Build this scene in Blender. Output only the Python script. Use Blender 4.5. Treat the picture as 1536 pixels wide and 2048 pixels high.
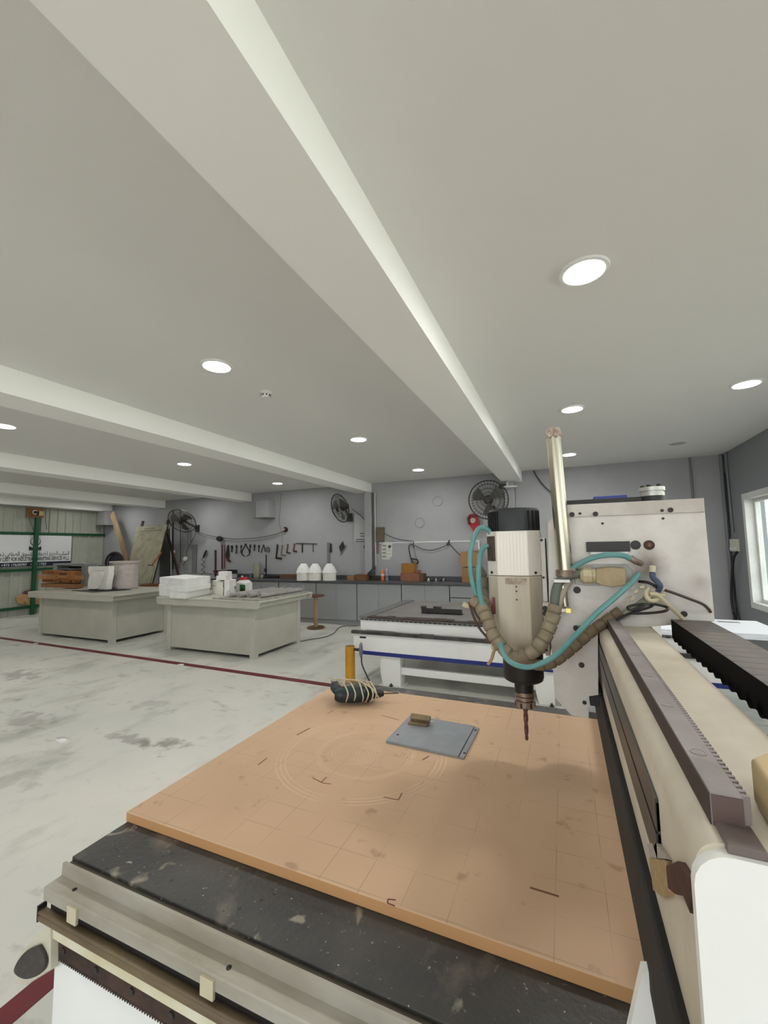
import bpy, bmesh, math, random
from mathutils import Vector, Matrix
random.seed(7)
for o in list(bpy.data.objects): bpy.data.objects.remove(o)
SC = bpy.context.scene
COL = SC.collection
# ------------------------------------------------------------------ camera
YAW, PIT, ROL, FPX, CAMH = 0.4058, 0.0861, -0.0156, 830.5, 1.575
_f = Vector((-math.sin(YAW)*math.cos(PIT), math.cos(YAW)*math.cos(PIT), math.sin(PIT)))
_r0 = Vector((math.cos(YAW), math.sin(YAW), 0)); _u0 = _r0.cross(_f)
_r = _r0*math.cos(ROL)+_u0*math.sin(ROL); _u = -_r0*math.sin(ROL)+_u0*math.cos(ROL)
CAM = Vector((0, 0, CAMH))
cd = bpy.data.cameras.new('camera'); cam = bpy.data.objects.new('camera', cd); COL.objects.link(cam)
cd.sensor_fit = 'HORIZONTAL'; cd.sensor_width = 36; cd.lens = FPX/1536*36; cd.clip_start = 0.02
M = Matrix.Identity(4)
for i in range(3): M[i][0] = _r[i]; M[i][1] = _u[i]; M[i][2] = -_f[i]; M[i][3] = CAM[i]
cam.matrix_world = M
SC.camera = cam
# ------------------------------------------------------------------ world, exposure
SC.view_settings.view_transform = 'Standard'; SC.view_settings.look = 'None'
SC.view_settings.gamma = 1; SC.view_settings.use_curve_mapping = False
SC.view_settings.exposure = 0.0
w = bpy.data.worlds.new('daylight'); SC.world = w; w.use_nodes = True
bg = w.node_tree.nodes['Background']; bg.inputs[0].default_value = (0.9, 0.96, 1.0, 1); bg.inputs[1].default_value = 3.0
LAMP_W = 11.0                       # power of one ceiling downlight
sn = bpy.data.lights.new('sun', 'SUN'); sn.energy = 24; sn.angle = .01; sn.color = (1, .95, .86)
so_ = bpy.data.objects.new('sun', sn); COL.objects.link(so_); so_.rotation_euler = (math.radians(4), math.radians(-48), 0)   # from the left, over the roof, onto the yard wall on the right
# ------------------------------------------------------------------ helpers
def ray(x, y): return _f+_r*((x-768)/FPX)-_u*((y-1024)/FPX)
def aZ(x, y, z): d = ray(x, y); return CAM+d*((z-CAMH)/d.z)      # pixel -> point on a level surface
def aY(x, y, v): d = ray(x, y); return CAM+d*(v/d.y)             # pixel -> point on a plane facing the room's length
def aX(x, y, v): d = ray(x, y); return CAM+d*(v/d.x)
def pxs(n, p): return n*((Vector(p)-CAM).dot(_f))/FPX            # n pixels in metres at point p

def srgb(r, g, b):
    def c(v):
        v /= 255.0
        return v/12.92 if v <= .04045 else ((v+.055)/1.055)**2.4
    return (c(r), c(g), c(b), 1)
MATS = {}
def mat(name, col, rough=.6, metal=0., col2=None, scale=8., lo=.35, hi=.65, bump=0., bscale=60., detail=5., stretch=None, spec=None, trans=0., emit=None, estr=0., alpha=None):
    if name in MATS: return MATS[name]
    m = bpy.data.materials.new(name); m.use_nodes = True; MATS[name] = m
    nt = m.node_tree; N = nt.nodes; L = nt.links; b = N['Principled BSDF']
    b.inputs['Base Color'].default_value = srgb(*col); b.inputs['Roughness'].default_value = rough; b.inputs['Metallic'].default_value = metal
    if spec is not None: b.inputs['Specular IOR Level'].default_value = spec
    if trans: b.inputs['Transmission Weight'].default_value = trans
    if alpha is not None: b.inputs['Alpha'].default_value = alpha
    if emit: b.inputs['Emission Color'].default_value = srgb(*emit); b.inputs['Emission Strength'].default_value = estr
    if col2 or bump:
        tc = N.new('ShaderNodeTexCoord'); mp = N.new('ShaderNodeMapping'); L.new(tc.outputs['Object'], mp.inputs[0])
        if stretch: mp.inputs['Scale'].default_value = stretch
    if col2:
        nz = N.new('ShaderNodeTexNoise'); nz.inputs['Scale'].default_value = scale; nz.inputs['Detail'].default_value = detail; nz.inputs['Roughness'].default_value = .6
        L.new(mp.outputs[0], nz.inputs['Vector'])
        rp = N.new('ShaderNodeValToRGB'); rp.color_ramp.elements[0].position = lo; rp.color_ramp.elements[1].position = hi
        rp.color_ramp.elements[0].color = srgb(*col); rp.color_ramp.elements[1].color = srgb(*col2)
        L.new(nz.outputs['Fac'], rp.inputs[0]); L.new(rp.outputs[0], b.inputs['Base Color'])
    if bump:
        n2 = N.new('ShaderNodeTexNoise'); n2.inputs['Scale'].default_value = bscale; n2.inputs['Detail'].default_value = 4
        L.new(mp.outputs[0], n2.inputs['Vector'])
        bp = N.new('ShaderNodeBump'); bp.inputs['Strength'].default_value = bump; bp.inputs['Distance'].default_value = .01
        L.new(n2.outputs['Fac'], bp.inputs['Height']); L.new(bp.outputs[0], b.inputs['Normal'])
    return m

def catmull(pts, n=8):
    P = [Vector(p) for p in pts]
    if len(P) < 3: return P
    out = []
    for i in range(len(P)-1):
        p0 = P[i-1] if i else P[0]*2-P[1]; p1 = P[i]; p2 = P[i+1]; p3 = P[i+2] if i+2 < len(P) else P[-1]*2-P[-2]
        for k in range(n):
            t = k/n
            out.append(.5*((2*p1)+(p2-p0)*t+(2*p0-5*p1+4*p2-p3)*t*t+(3*p1-p0-3*p2+p3)*t**3))
    out.append(P[-1]); return out

WL = {}                              # world origin of every built object
class MB:
    def __init__(s): s.v = []; s.f = []; s.m = []; s.mi = 0
    def add(s, vs, fs):
        o = len(s.v); s.v += [Vector(v) for v in vs]; s.f += [tuple(i+o for i in f) for f in fs]; s.m += [s.mi]*len(fs); return s
    def box(s, x0, x1, y0, y1, z0, z1):
        return s.add([(x0,y0,z0),(x1,y0,z0),(x1,y1,z0),(x0,y1,z0),(x0,y0,z1),(x1,y0,z1),(x1,y1,z1),(x0,y1,z1)],
                     [(0,3,2,1),(4,5,6,7),(0,1,5,4),(1,2,6,5),(2,3,7,6),(3,0,4,7)])
    def rbox(s, c, size, rot=None):
        """box centred at c, rot = 3x3 matrix or z angle"""
        c = Vector(c); hx, hy, hz = [q/2 for q in size]
        R = Matrix.Rotation(rot, 3, 'Z') if isinstance(rot, (int, float)) else (rot or Matrix.Identity(3))
        vs = [c+R@Vector(p) for p in ((-hx,-hy,-hz),(hx,-hy,-hz),(hx,hy,-hz),(-hx,hy,-hz),(-hx,-hy,hz),(hx,-hy,hz),(hx,hy,hz),(-hx,hy,hz))]
        return s.add(vs, [(0,3,2,1),(4,5,6,7),(0,1,5,4),(1,2,6,5),(2,3,7,6),(3,0,4,7)])
    def bar(s, a, b, w, h, up=(0,0,1)):
        a = Vector(a); b = Vector(b); d = (b-a); L = d.length; d.normalize(); up = Vector(up)
        x = d.cross(up)
        if x.length < 1e-4: x = d.cross(Vector((1,0,0)))
        x.normalize(); z = x.cross(d)
        R = Matrix((x, d, z)).transposed()
        return s.rbox((a+b)/2, (w, L, h), R)
    def tube(s, pts, r, n=8, caps=True):
        P = [Vector(p) for p in pts]; k = len(P); vs = []; fs = []
        t0 = (P[1]-P[0]).normalized(); ref = Vector((0,0,1)) if abs(t0.z) < .9 else Vector((1,0,0)); x = t0.cross(ref).normalized()
        for i, p in enumerate(P):
            t = (P[min(i+1,k-1)]-P[max(i-1,0)]).normalized()
            x = (x-t*x.dot(t))
            if x.length < 1e-6: x = t.orthogonal()
            x.normalize(); y = t.cross(x); rr = r(i/(k-1)) if callable(r) else (r[i] if isinstance(r, (list, tuple)) else r)
            for j in range(n):
                a = 2*math.pi*j/n; vs.append(p+x*(rr*math.cos(a))+y*(rr*math.sin(a)))
        for i in range(k-1):
            for j in range(n): fs.append((i*n+j, i*n+(j+1)%n, (i+1)*n+(j+1)%n, (i+1)*n+j))
        if caps: fs.append(tuple(range(n-1,-1,-1))); fs.append(tuple(range((k-1)*n, k*n)))
        return s.add(vs, fs)
    def cyl(s, a, b, r, r2=None, n=20):
        return s.tube([a, b], [r, r if r2 is None else r2], n)
    def lathe(s, prof, c=(0,0,0), axis=(0,0,1), n=24):
        """prof = [(radius, height)] bottom to top"""
        c = Vector(c); ax = Vector(axis).normalized(); x = ax.orthogonal().normalized(); y = ax.cross(x); vs = []; fs = []
        for (r, h) in prof:
            for j in range(n):
                a = 2*math.pi*j/n; vs.append(c+ax*h+x*(r*math.cos(a))+y*(r*math.sin(a)))
        for i in range(len(prof)-1):
            for j in range(n): fs.append((i*n+j, i*n+(j+1)%n, (i+1)*n+(j+1)%n, (i+1)*n+j))
        if prof[0][0] > 1e-6: fs.append(tuple(range(n-1,-1,-1)))
        if prof[-1][0] > 1e-6: fs.append(tuple(range((len(prof)-1)*n, len(prof)*n)))
        return s.add(vs, fs)
    def ring(s, c, ax, R, r, n=32, k=6):
        ax = Vector(ax).normalized(); x = ax.orthogonal().normalized(); y = ax.cross(x); c = Vector(c); vs = []; fs = []
        for i in range(n):
            a = 2*math.pi*i/n; d = x*math.cos(a)+y*math.sin(a)
            for j in range(k):
                b = 2*math.pi*j/k; vs.append(c+d*(R+r*math.cos(b))+ax*(r*math.sin(b)))
        for i in range(n):
            for j in range(k): fs.append((i*k+j, ((i+1)%n)*k+j, ((i+1)%n)*k+(j+1)%k, i*k+(j+1)%k))
        return s.add(vs, fs)
    def poly(s, pts, d):
        """planar outline pts (3D) pushed along vector d"""
        P = [Vector(p) for p in pts]; d = Vector(d); n = len(P)
        vs = P+[p+d for p in P]
        fs = [tuple(range(n-1,-1,-1)), tuple(range(n, 2*n))]+[(i, (i+1)%n, n+(i+1)%n, n+i) for i in range(n)]
        return s.add(vs, fs)
    def sphere(s, c, r, n=14, m=8):
        c = Vector(c); rx, ry, rz = r if isinstance(r, (tuple, list)) else (r, r, r); vs = [c+Vector((0,0,-rz))]; fs = []
        for i in range(1, m):
            a = -math.pi/2+math.pi*i/m
            for j in range(n):
                b = 2*math.pi*j/n; vs.append(c+Vector((rx*math.cos(a)*math.cos(b), ry*math.cos(a)*math.sin(b), rz*math.sin(a))))
        vs.append(c+Vector((0,0,rz))); t = len(vs)-1
        for j in range(n):
            fs.append((0, 1+(j+1)%n, 1+j)); fs.append((t, t-n+j, t-n+(j+1)%n))
            for i in range(m-2): fs.append((1+i*n+j, 1+i*n+(j+1)%n, 1+(i+1)*n+(j+1)%n, 1+(i+1)*n+j))
        return s.add(vs, fs)
    def build(s, name, mats, parent=None, smooth=True, bevel=0., seg=2, angle=35):
        me = bpy.data.meshes.new(name)
        xs = [v.x for v in s.v]; ys = [v.y for v in s.v]; zs = [v.z for v in s.v]
        org = Vector(((min(xs)+max(xs))/2, (min(ys)+max(ys))/2, min(zs)))
        me.from_pydata([v-org for v in s.v], [], s.f)
        bm = bmesh.new(); bm.from_mesh(me); bmesh.ops.recalc_face_normals(bm, faces=bm.faces); bm.to_mesh(me); bm.free()
        if not isinstance(mats, (list, tuple)): mats = [mats]
        for q in mats: me.materials.append(q)
        if len(mats) > 1: me.polygons.foreach_set('material_index', s.m)
        if smooth or bevel:
            me.shade_smooth(); me.set_sharp_from_angle(angle=math.radians(angle))
        else: me.shade_flat()
        o = bpy.data.objects.new(name, me); COL.objects.link(o)
        if parent: o.parent = parent; o.location = org-WL[parent.name]
        else: o.location = org
        WL[o.name] = org
        if bevel:
            b = o.modifiers.new('bevel', 'BEVEL'); b.width = bevel; b.segments = seg; b.limit_method = 'ANGLE'; b.angle_limit = math.radians(40); b.harden_normals = True
        return o
def tag(o, label=None, cat=None, group=None, kind=None):
    if label: o['label'] = label
    if cat: o['category'] = cat
    if group: o['group'] = group
    if kind: o['kind'] = kind
    return o
def empty(name, loc):
    o = bpy.data.objects.new(name, None); COL.objects.link(o); o.location = loc; o.empty_display_size = .1; WL[o.name] = Vector(loc); return o
def thing(name, label, cat, loc, group=None): return tag(empty(name, loc), label, cat, group)
def copy_tree(o, dloc=(0,0,0), parent=None):
    c = o.copy(); COL.objects.link(c); WL[c.name] = WL[o.name]+Vector(dloc)
    if parent: c.parent = parent
    else: c.location = Vector(o.location)+Vector(dloc)
    for ch in list(o.children):
        k = ch.copy(); COL.objects.link(k); k.parent = c; WL[k.name] = WL[ch.name]+Vector(dloc)
        for g in list(ch.children):
            q = g.copy(); COL.objects.link(q); q.parent = k; WL[q.name] = WL[g.name]+Vector(dloc)
    return c
def text_mesh(name, body, size, m, origin, xdir, ydir, parent, width=None, bold=0., align='CENTER'):
    cu = bpy.data.curves.new(name, 'FONT'); cu.body = body; cu.size = size; cu.align_x = align; cu.extrude = 0; cu.offset = bold
    to = bpy.data.objects.new(name, cu); COL.objects.link(to)
    bpy.context.view_layer.update()
    dg = bpy.context.evaluated_depsgraph_get(); me = bpy.data.meshes.new_from_object(to.evaluated_get(dg))
    bpy.data.objects.remove(to); 
    if len(me.vertices) == 0: return None
    xs = [v.co.x for v in me.vertices]; sc = 1.0
    if width: sc = width/(max(xs)-min(xs))
    mid = (max(xs)+min(xs))/2 if align == 'CENTER' else min(xs)
    X = Vector(xdir).normalized(); Yd = Vector(ydir).normalized(); O = Vector(origin)
    for v in me.vertices: v.co = X*((v.co.x-mid)*sc)+Yd*(v.co.y)
    me.name = name; me.materials.clear(); me.materials.append(m)
    o = bpy.data.objects.new(name, me); COL.objects.link(o)
    if parent: o.parent = parent; o.location = O-WL[parent.name]
    else: o.location = O
    WL[o.name] = O
    return o
# ------------------------------------------------------------------ materials
def floor_mat():
    m = bpy.data.materials.new('floor_epoxy'); m.use_nodes = True; nt = m.node_tree; N = nt.nodes; L = nt.links; b = N['Principled BSDF']
    tc = N.new('ShaderNodeTexCoord')
    def noise(sc, det, lo, hi, st=None):
        mp = N.new('ShaderNodeMapping'); L.new(tc.outputs['Object'], mp.inputs[0])
        if st: mp.inputs['Scale'].default_value = st
        n = N.new('ShaderNodeTexNoise'); n.inputs['Scale'].default_value = sc; n.inputs['Detail'].default_value = det; n.inputs['Roughness'].default_value = .62; L.new(mp.outputs[0], n.inputs['Vector'])
        r = N.new('ShaderNodeMapRange'); r.inputs['From Min'].default_value = lo; r.inputs['From Max'].default_value = hi; L.new(n.outputs['Fac'], r.inputs['Value']); return r.outputs[0]
    def mix(f, a, c, k=1.):
        x = N.new('ShaderNodeMix'); x.data_type = 'RGBA'
        mu = N.new('ShaderNodeMath'); mu.operation = 'MULTIPLY'; mu.inputs[1].default_value = k; L.new(f, mu.inputs[0]); L.new(mu.outputs[0], x.inputs['Factor'])
        L.new(a, x.inputs['A']) if not isinstance(a, tuple) else setattr(x.inputs['A'], 'default_value', a)
        x.inputs['B'].default_value = c; return x.outputs['Result']
    c = mix(noise(.6, 6, .35, .7), srgb(204, 204, 197), srgb(220, 218, 209))
    c = mix(noise(2.2, 8, .52, .72, (1, .55, 1)), c, srgb(168, 168, 159), .9)
    c = mix(noise(5.5, 8, .6, .74, (.5, 1.3, 1)), c, srgb(134, 132, 123), .6)
    c = mix(noise(1.1, 9, .66, .76), c, srgb(116, 116, 112), .6)
    c = mix(noise(30, 6, .66, .8), c, srgb(225, 225, 220), .5)
    geo = N.new('ShaderNodeNewGeometry')
    def blotch(p, sx, sy, col, k, c):                     # grimy patches with ragged outlines
        mp = N.new('ShaderNodeVectorMath'); mp.operation = 'SUBTRACT'; L.new(geo.outputs['Position'], mp.inputs[0]); mp.inputs[1].default_value = (p.x, p.y, 0)
        ml = N.new('ShaderNodeVectorMath'); ml.operation = 'MULTIPLY'; L.new(mp.outputs[0], ml.inputs[0]); ml.inputs[1].default_value = (1/sx, 1/sy, 0)
        ln = N.new('ShaderNodeVectorMath'); ln.operation = 'LENGTH'; L.new(ml.outputs[0], ln.inputs[0])
        n = N.new('ShaderNodeTexNoise'); n.inputs['Scale'].default_value = 7; n.inputs['Detail'].default_value = 9; L.new(geo.outputs['Position'], n.inputs['Vector'])
        ad = N.new('ShaderNodeMath'); ad.operation = 'MULTIPLY_ADD'; L.new(n.outputs['Fac'], ad.inputs[0]); ad.inputs[1].default_value = 2.6; L.new(ln.outputs['Value'], ad.inputs[2])
        r = N.new('ShaderNodeMapRange'); r.inputs['From Min'].default_value = 1.95; r.inputs['From Max'].default_value = 1.55; L.new(ad.outputs[0], r.inputs['Value'])
        return mix(r.outputs[0], c, col, k)
    for (px, py, sx, sy, k) in ((330, 1492, .38, .16, .7), (270, 1480, .6, .12, .5), (60, 1440, .5, .3, .4), (40, 1350, .6, .3, .5), (300, 1410, .4, .2, .3), (560, 1300, .5, .3, .3), (30, 1560, .3, .2, .3)):
        c = blotch(aZ(px, py, 0), sx, sy, srgb(120, 115, 106), k, c)
    L.new(c, b.inputs['Base Color'])
    r = N.new('ShaderNodeMapRange'); r.inputs['To Min'].default_value = .38; r.inputs['To Max'].default_value = .62
    L.new(noise(3, 5, .3, .7), r.inputs['Value']); L.new(r.outputs[0], b.inputs['Roughness'])
    return m
M_floor = floor_mat()
M_ceil = mat('ceiling_paint', (226, 225, 222), .85, bump=.04, bscale=120)
M_beam = mat('beam_paint', (244, 243, 240), .8)
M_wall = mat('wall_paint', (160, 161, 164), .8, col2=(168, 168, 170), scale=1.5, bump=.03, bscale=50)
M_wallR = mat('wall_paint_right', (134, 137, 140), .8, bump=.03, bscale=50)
M_clad = mat('grey_cladding', (176, 178, 166), .55, col2=(162, 164, 152), scale=2)
M_white = mat('white_enamel', (228, 228, 226), .4, col2=(212, 211, 206), scale=3)
M_ring = mat('lamp_rim', (225, 225, 222), .5)
M_glow = mat('lamp_diffuser', (255, 255, 255), .5, emit=(250, 253, 255), estr=9)
M_off = mat('lamp_off', (170, 170, 166), .5)
M_black = mat('black_plastic', (28, 28, 29), .5)
M_dark = mat('dark_steel', (58, 55, 53), .5, .4)
M_alu = mat('aluminium', (196, 195, 190), .38, .75, col2=(176, 174, 168), scale=10)
M_chrome = mat('chrome', (186, 178, 160), .26, 1.)
M_red = mat('red_paint', (112, 14, 30), .5, col2=(92, 16, 28), scale=4)
M_green = mat('green_steel', (16, 78, 46), .45)
M_glass = bpy.data.materials.new('pane_glass'); M_glass.use_nodes = True
_n = M_glass.node_tree; _n.nodes.clear(); _o = _n.nodes.new('ShaderNodeOutputMaterial'); _m = _n.nodes.new('ShaderNodeMixShader'); _t = _n.nodes.new('ShaderNodeBsdfTransparent'); _g = _n.nodes.new('ShaderNodeBsdfGlossy')
_t.inputs[0].default_value = (.93, .96, .95, 1); _g.inputs['Roughness'].default_value = .03; _m.inputs[0].default_value = .06
_n.links.new(_t.outputs[0], _m.inputs[1]); _n.links.new(_g.outputs[0], _m.inputs[2]); _n.links.new(_m.outputs[0], _o.inputs[0])
M_redbr = mat('red_plastic', (170, 20, 34), .45)
M_tbl = mat('bench_paint', (190, 189, 176), .55, col2=(180, 178, 165), scale=2.5, bump=.02)
M_cab = mat('cabinet_laminate', (150, 152, 153), .45)
M_top = mat('worktop_stone', (84, 86, 88), .35, col2=(70, 72, 74), scale=30)
M_foam = mat('white_foam', (240, 240, 238), .8, col2=(228, 228, 226), scale=6)
M_plaster = mat('plaster', (238, 236, 230), .8, col2=(222, 219, 212), scale=5)
M_card = mat('cardboard', (150, 112, 72), .8, col2=(138, 102, 64), scale=5)
M_wood = mat('wood', (152, 92, 44), .6, col2=(112, 62, 28), scale=6, stretch=(1, 6, 6))
M_woodp = mat('pale_wood', (150, 130, 100), .7, col2=(120, 100, 76), scale=5, stretch=(1, 1, .2))
M_woodd = mat('dark_wood', (66, 46, 34), .6, col2=(48, 34, 26), scale=6)

# ------------------------------------------------------------------ room
XL, XR, YN, YB, ZC, ZB = -12.75, 2.42, -3.6, 8.22, 2.99, 2.785
fl = tag(MB().box(XL-.2, XR+.2, YN-.2, YB+.2, -.1, 0).build('floor', M_floor, smooth=False), 'pale grey painted concrete workshop floor with scuffs and stains', kind='structure')
b = MB()
y0 = lambda x: 4.30-(x+2.54)*.0222
b.poly([(-12.6, y0(-12.6)-.05, .0005), (-1.78, y0(-1.78)-.05, .0005), (-1.78, y0(-1.78)+.05, .0005), (-12.6, y0(-12.6)+.05, .0005)], (0,0,.002))
b.build('painted_line', M_red, fl, smooth=False)['label'] = 'dark red line across the floor in front of the benches'
b = MB().box(-1.875, -1.78, -3.4, 4.22, .0005, .0025).build('painted_line', M_red, fl, smooth=False)
b['label'] = 'dark red line beside the near machine'
ce = tag(MB().box(XL-.2, XR+.2, YN-.2, YB+.2, ZC, ZC+.15).build('ceiling', M_ceil, smooth=False), 'plain white painted ceiling crossed by deep beams', kind='structure')
for (a, c) in ((-1.02, -.665), (-4.19, -3.82), (-7.52, -7.15), (-10.58, -10.2), (-12.75, -12.45)):
    MB().box(a, c, YN, YB, ZB, ZC+.02).build('beam', M_beam, ce, smooth=False)
wb = tag(MB().box(XL-.2, XR+.2, YB, YB+.2, 0, ZC+.1).build('wall_back', M_wall, smooth=False), 'grey painted back wall behind the counter', kind='structure')
for (a, c) in ((-3.945, -3.79), (-.98, -.80), (-7.02, -6.84)):
    top = ZB if c > -6 else 2.0
    if c > -6: MB().box(a, c, YB-.13, YB+.01, .9865, ZB).build('column', M_wall, wb, smooth=False, bevel=.006)
# right wall with window openings; high ones added unseen to light the beams
wr = MB(); ops = [(4.9, 7.5, .72, 2.2), (-3.3, -.9, 1.75, 2.72), (-.6, 1.8, 1.75, 2.72), (2.1, 4.5, 1.75, 2.72)]
yy = YN-.2; 
for (a, c, z0, z1) in sorted(ops):
    wr.box(XR, XR+.22, yy, a, 0, ZC+.1)
    if z0: wr.box(XR, XR+.22, a, c, 0, z0)
    wr.box(XR, XR+.22, a, c, z1, ZC+.1); yy = c
wr.box(XR, XR+.22, yy, YB+.1, 0, ZC+.1)
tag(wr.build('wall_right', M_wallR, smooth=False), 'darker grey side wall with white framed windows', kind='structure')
for i, (a, c, z0, z1) in enumerate(ops):
    root = tag(empty('window_%d' % (i+1), (XR+.08, (a+c)/2, z0)), ('white framed window by the right back corner', 'added unseen high window in the near corner of the side wall', 'added unseen high window beside the camera', 'added unseen high window beside the gantry')[i], kind='structure')
    m = MB(); t = .06; x0, x1 = XR+.09, XR+.15
    m.box(x0, x1, a, c, z0, z0+t); m.box(x0, x1, a, c, z1-t, z1); m.box(x0, x1, a, a+t, z0+t, z1-t); m.box(x0, x1, c-t, c, z0+t, z1-t)
    k = (a+c)/2; m.box(x0, x1, k-.03, k+.03, z0+t, z1-t)
    m.build('window_frame', M_white, root, smooth=False, bevel=.004)
    m = MB(); e = .07
    for (y0_, y1_, q0, q1) in ((a-e, a, z0-e, z1+e), (c, c+e, z0-e, z1+e), (a, c, z0-e, z0), (a, c, z1, z1+e)): m.box(XR-.014, XR-.0005, y0_, y1_, q0, q1)
    for (y0_, y1_, q0, q1) in ((a+.0005, a+.012, z0+.0005, z1-.0005), (c-.012, c-.0005, z0+.0005, z1-.0005), (a+.012, c-.012, z0+.0005, z0+.012), (a+.012, c-.012, z1-.012, z1-.0005)): m.box(XR-.014, XR+.0895, y0_, y1_, q0, q1)
    m.build('window_surround', M_white, root, smooth=False, bevel=.003)
    for (p, q) in ((a+t, k-.03), (k+.03, c-t)): MB().box(XR+.118, XR+.122, p, q, z0+t, z1-t).build('pane', M_glass, root, smooth=False)
# near wall (behind the camera) with an open shutter door
wn = MB(); wn.box(XL-.2, -3.4, YN-.2, YN, 0, ZC+.1); wn.box(2.2, XR+.2, YN-.2, YN, 0, ZC+.1); wn.box(-3.4, 2.2, YN-.2, YN, 2.75, ZC+.1)
tag(wn.build('wall_near', M_wall, smooth=False), 'grey painted wall with an open shutter door', kind='structure')
tag(MB().box(-20, 20, -18, 24, -.3, -.11).build('ground', mat('yard', (128, 124, 116), .9), smooth=False), 'pale yard outside the workshop', kind='structure')
tag(MB().box(10.2, 10.4, -12, 18, -.1, 3.0).build('boundary_wall', mat('yard_wall', (236, 240, 236), .9), smooth=False), 'white boundary wall outside the window', kind='structure')

# left wall: ribbed cladding sheets, green frame
wl = tag(MB().box(XL-.2, XL-.06, YN-.2, YB+.2, 0, ZC+.1).build('wall_left', M_clad, smooth=False), 'grey ribbed metal cladding wall with green steel rails', kind='structure')
def clad_sheet():
    prof = []; y = 0
    for k in range(5):                      # five ribs to a one metre sheet
        prof += [(y, 0), (y+.13, 0), (y+.145, .035), (y+.185, .035), (y+.2, 0)]; y += .2
    pts = [(XL-.05+d, YY, 0) for YY, d in prof]; n = len(pts); m = MB()
    vs = [Vector(p) for p in pts]+[Vector(p)+Vector((0,0,ZB-.02)) for p in pts]
    return m.add(vs, [(i, i+1, n+i+1, n+i) for i in range(n-1)])
s0 = clad_sheet().build('cladding_sheet', M_clad, wl, smooth=False); s0.location.y += (YN-.0)
for k in range(1, 12):
    s = s0.copy(); COL.objects.link(s); s.location.y = s0.location.y+k*1.0
fr = thing('green_frame', 'green painted steel frame of post and rails against the ribbed cladding', 'steel frame', (XL+.1, 6.4, 0))
MB().box(XL+.031, XL+.11, 6.36, 6.44, 0, 2.62).build('post', M_green, fr, smooth=False, bevel=.004)
for z in (2.09, 1.15, .2): MB().box(XL-.012, XL+.03, 1.0, 8.2, z-.035, z+.035).build('rail', M_green, fr, smooth=False, bevel=.004)

# ------------------------------------------------------------------ downlights
def lamp(x, y, on, label):
    r = thing('downlight', label, 'ceiling light', (x, y, ZC-.02), 'recessed ceiling downlights')
    MB().lathe([(.098, -.006), (.118, -.006), (.121, 0), (.121, .012)], (x, y, ZC-.006), n=40).build('trim_ring', M_ring, r)
    MB().lathe([(.0, -.0075), (.099, -.0075), (.099, .004)], (x, y, ZC-.006), n=40).build('diffuser', M_glow if on else M_off, r)
    if on:
        ld = bpy.data.lights.new('downlight_glow', 'AREA'); ld.shape = 'DISK'; ld.size = .19; ld.energy = LAMP_W; ld.color = (1.0, .985, .95)
        lo = bpy.data.objects.new('downlight_glow', ld); COL.objects.link(lo); lo.parent = r; lo.location = (0, 0, -.002)
    return r
LP = [(.165, 2.29, 1, 'lit round downlight, the largest one, above the near machine'), (1.57, 4.6, 1, 'lit round downlight at the far right by the window wall'),
      (.15, 4.66, 1, 'lit round downlight directly above the top of the chrome cylinder'), (.146, 7.03, 1, 'lit round downlight close to the back wall, right of the chrome cylinder'),
      (1.55, 6.95, 0, 'unlit round downlight in the far right ceiling corner'), (-2.38, 2.33, 1, 'lit round downlight next to the smoke detector'),
      (-2.38, 4.74, 1, 'lit round downlight, middle one of the bay with the smoke detector'), (-2.37, 7.13, 1, 'lit round downlight nearest the back wall in the smoke detector bay'),
      (-5.62, 2.47, 1, 'lit round downlight cut by the left picture edge'), (-5.6, 4.84, 1, 'lit round downlight, middle one of the bay above the plaster block bench'),
      (-5.55, 7.18, 1, 'lit round downlight near the back wall over the hanging tools'), (-8.52, 7.28, 1, 'lit round downlight above the left wall fan'),
      (-8.63, 4.97, 0, 'unlit round downlight on the left, above the far bench'),
      (1.57, 2.2, 1, 'lit round downlight by the near window'), (-2.38, -.1, 1, 'lit round downlight over the open floor'),
      (1.57, -.1, 1, 'lit round downlight near the near right corner'), (-5.6, -.1, 1, 'lit round downlight over the left open floor'), (-8.55, 2.4, 1, 'lit round downlight over the far left floor'), (-8.55, -.1, 1, 'lit round downlight near the shutter door'), (-11.5, 4.9, 1, 'added unseen downlight brightening the cladding wall'), (-11.5, 2.4, 1, 'added unseen downlight in the far left bay'), (-11.5, 7.3, 1, 'added unseen downlight in the far left back corner')]  # lamps in the far left bay are added unseen to brighten the cladding
for q in LP: lamp(*q)
sd = thing('smoke_detector', 'small white smoke detector between beams on the ceiling', 'smoke detector', (-2.395, 2.924, ZC-.06))
MB().lathe([(.052, -.022), (.055, -.008), (.055, 0)], (-2.395, 2.924, ZC-.0), n=24).build('base', M_white, sd)
b = MB().lathe([(.0, -.055), (.03, -.054), (.036, -.046), (.042, -.022)], (-2.395, 2.924, ZC), n=24); b.build('chamber', M_white, sd)
b = MB()
for k in range(8):
    a = k*math.pi/4; b.rbox((-2.395+.041*math.cos(a), 2.924+.041*math.sin(a), ZC-.034), (.004, .014, .012), a)
b.build('vent_slot', M_black, sd)
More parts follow.
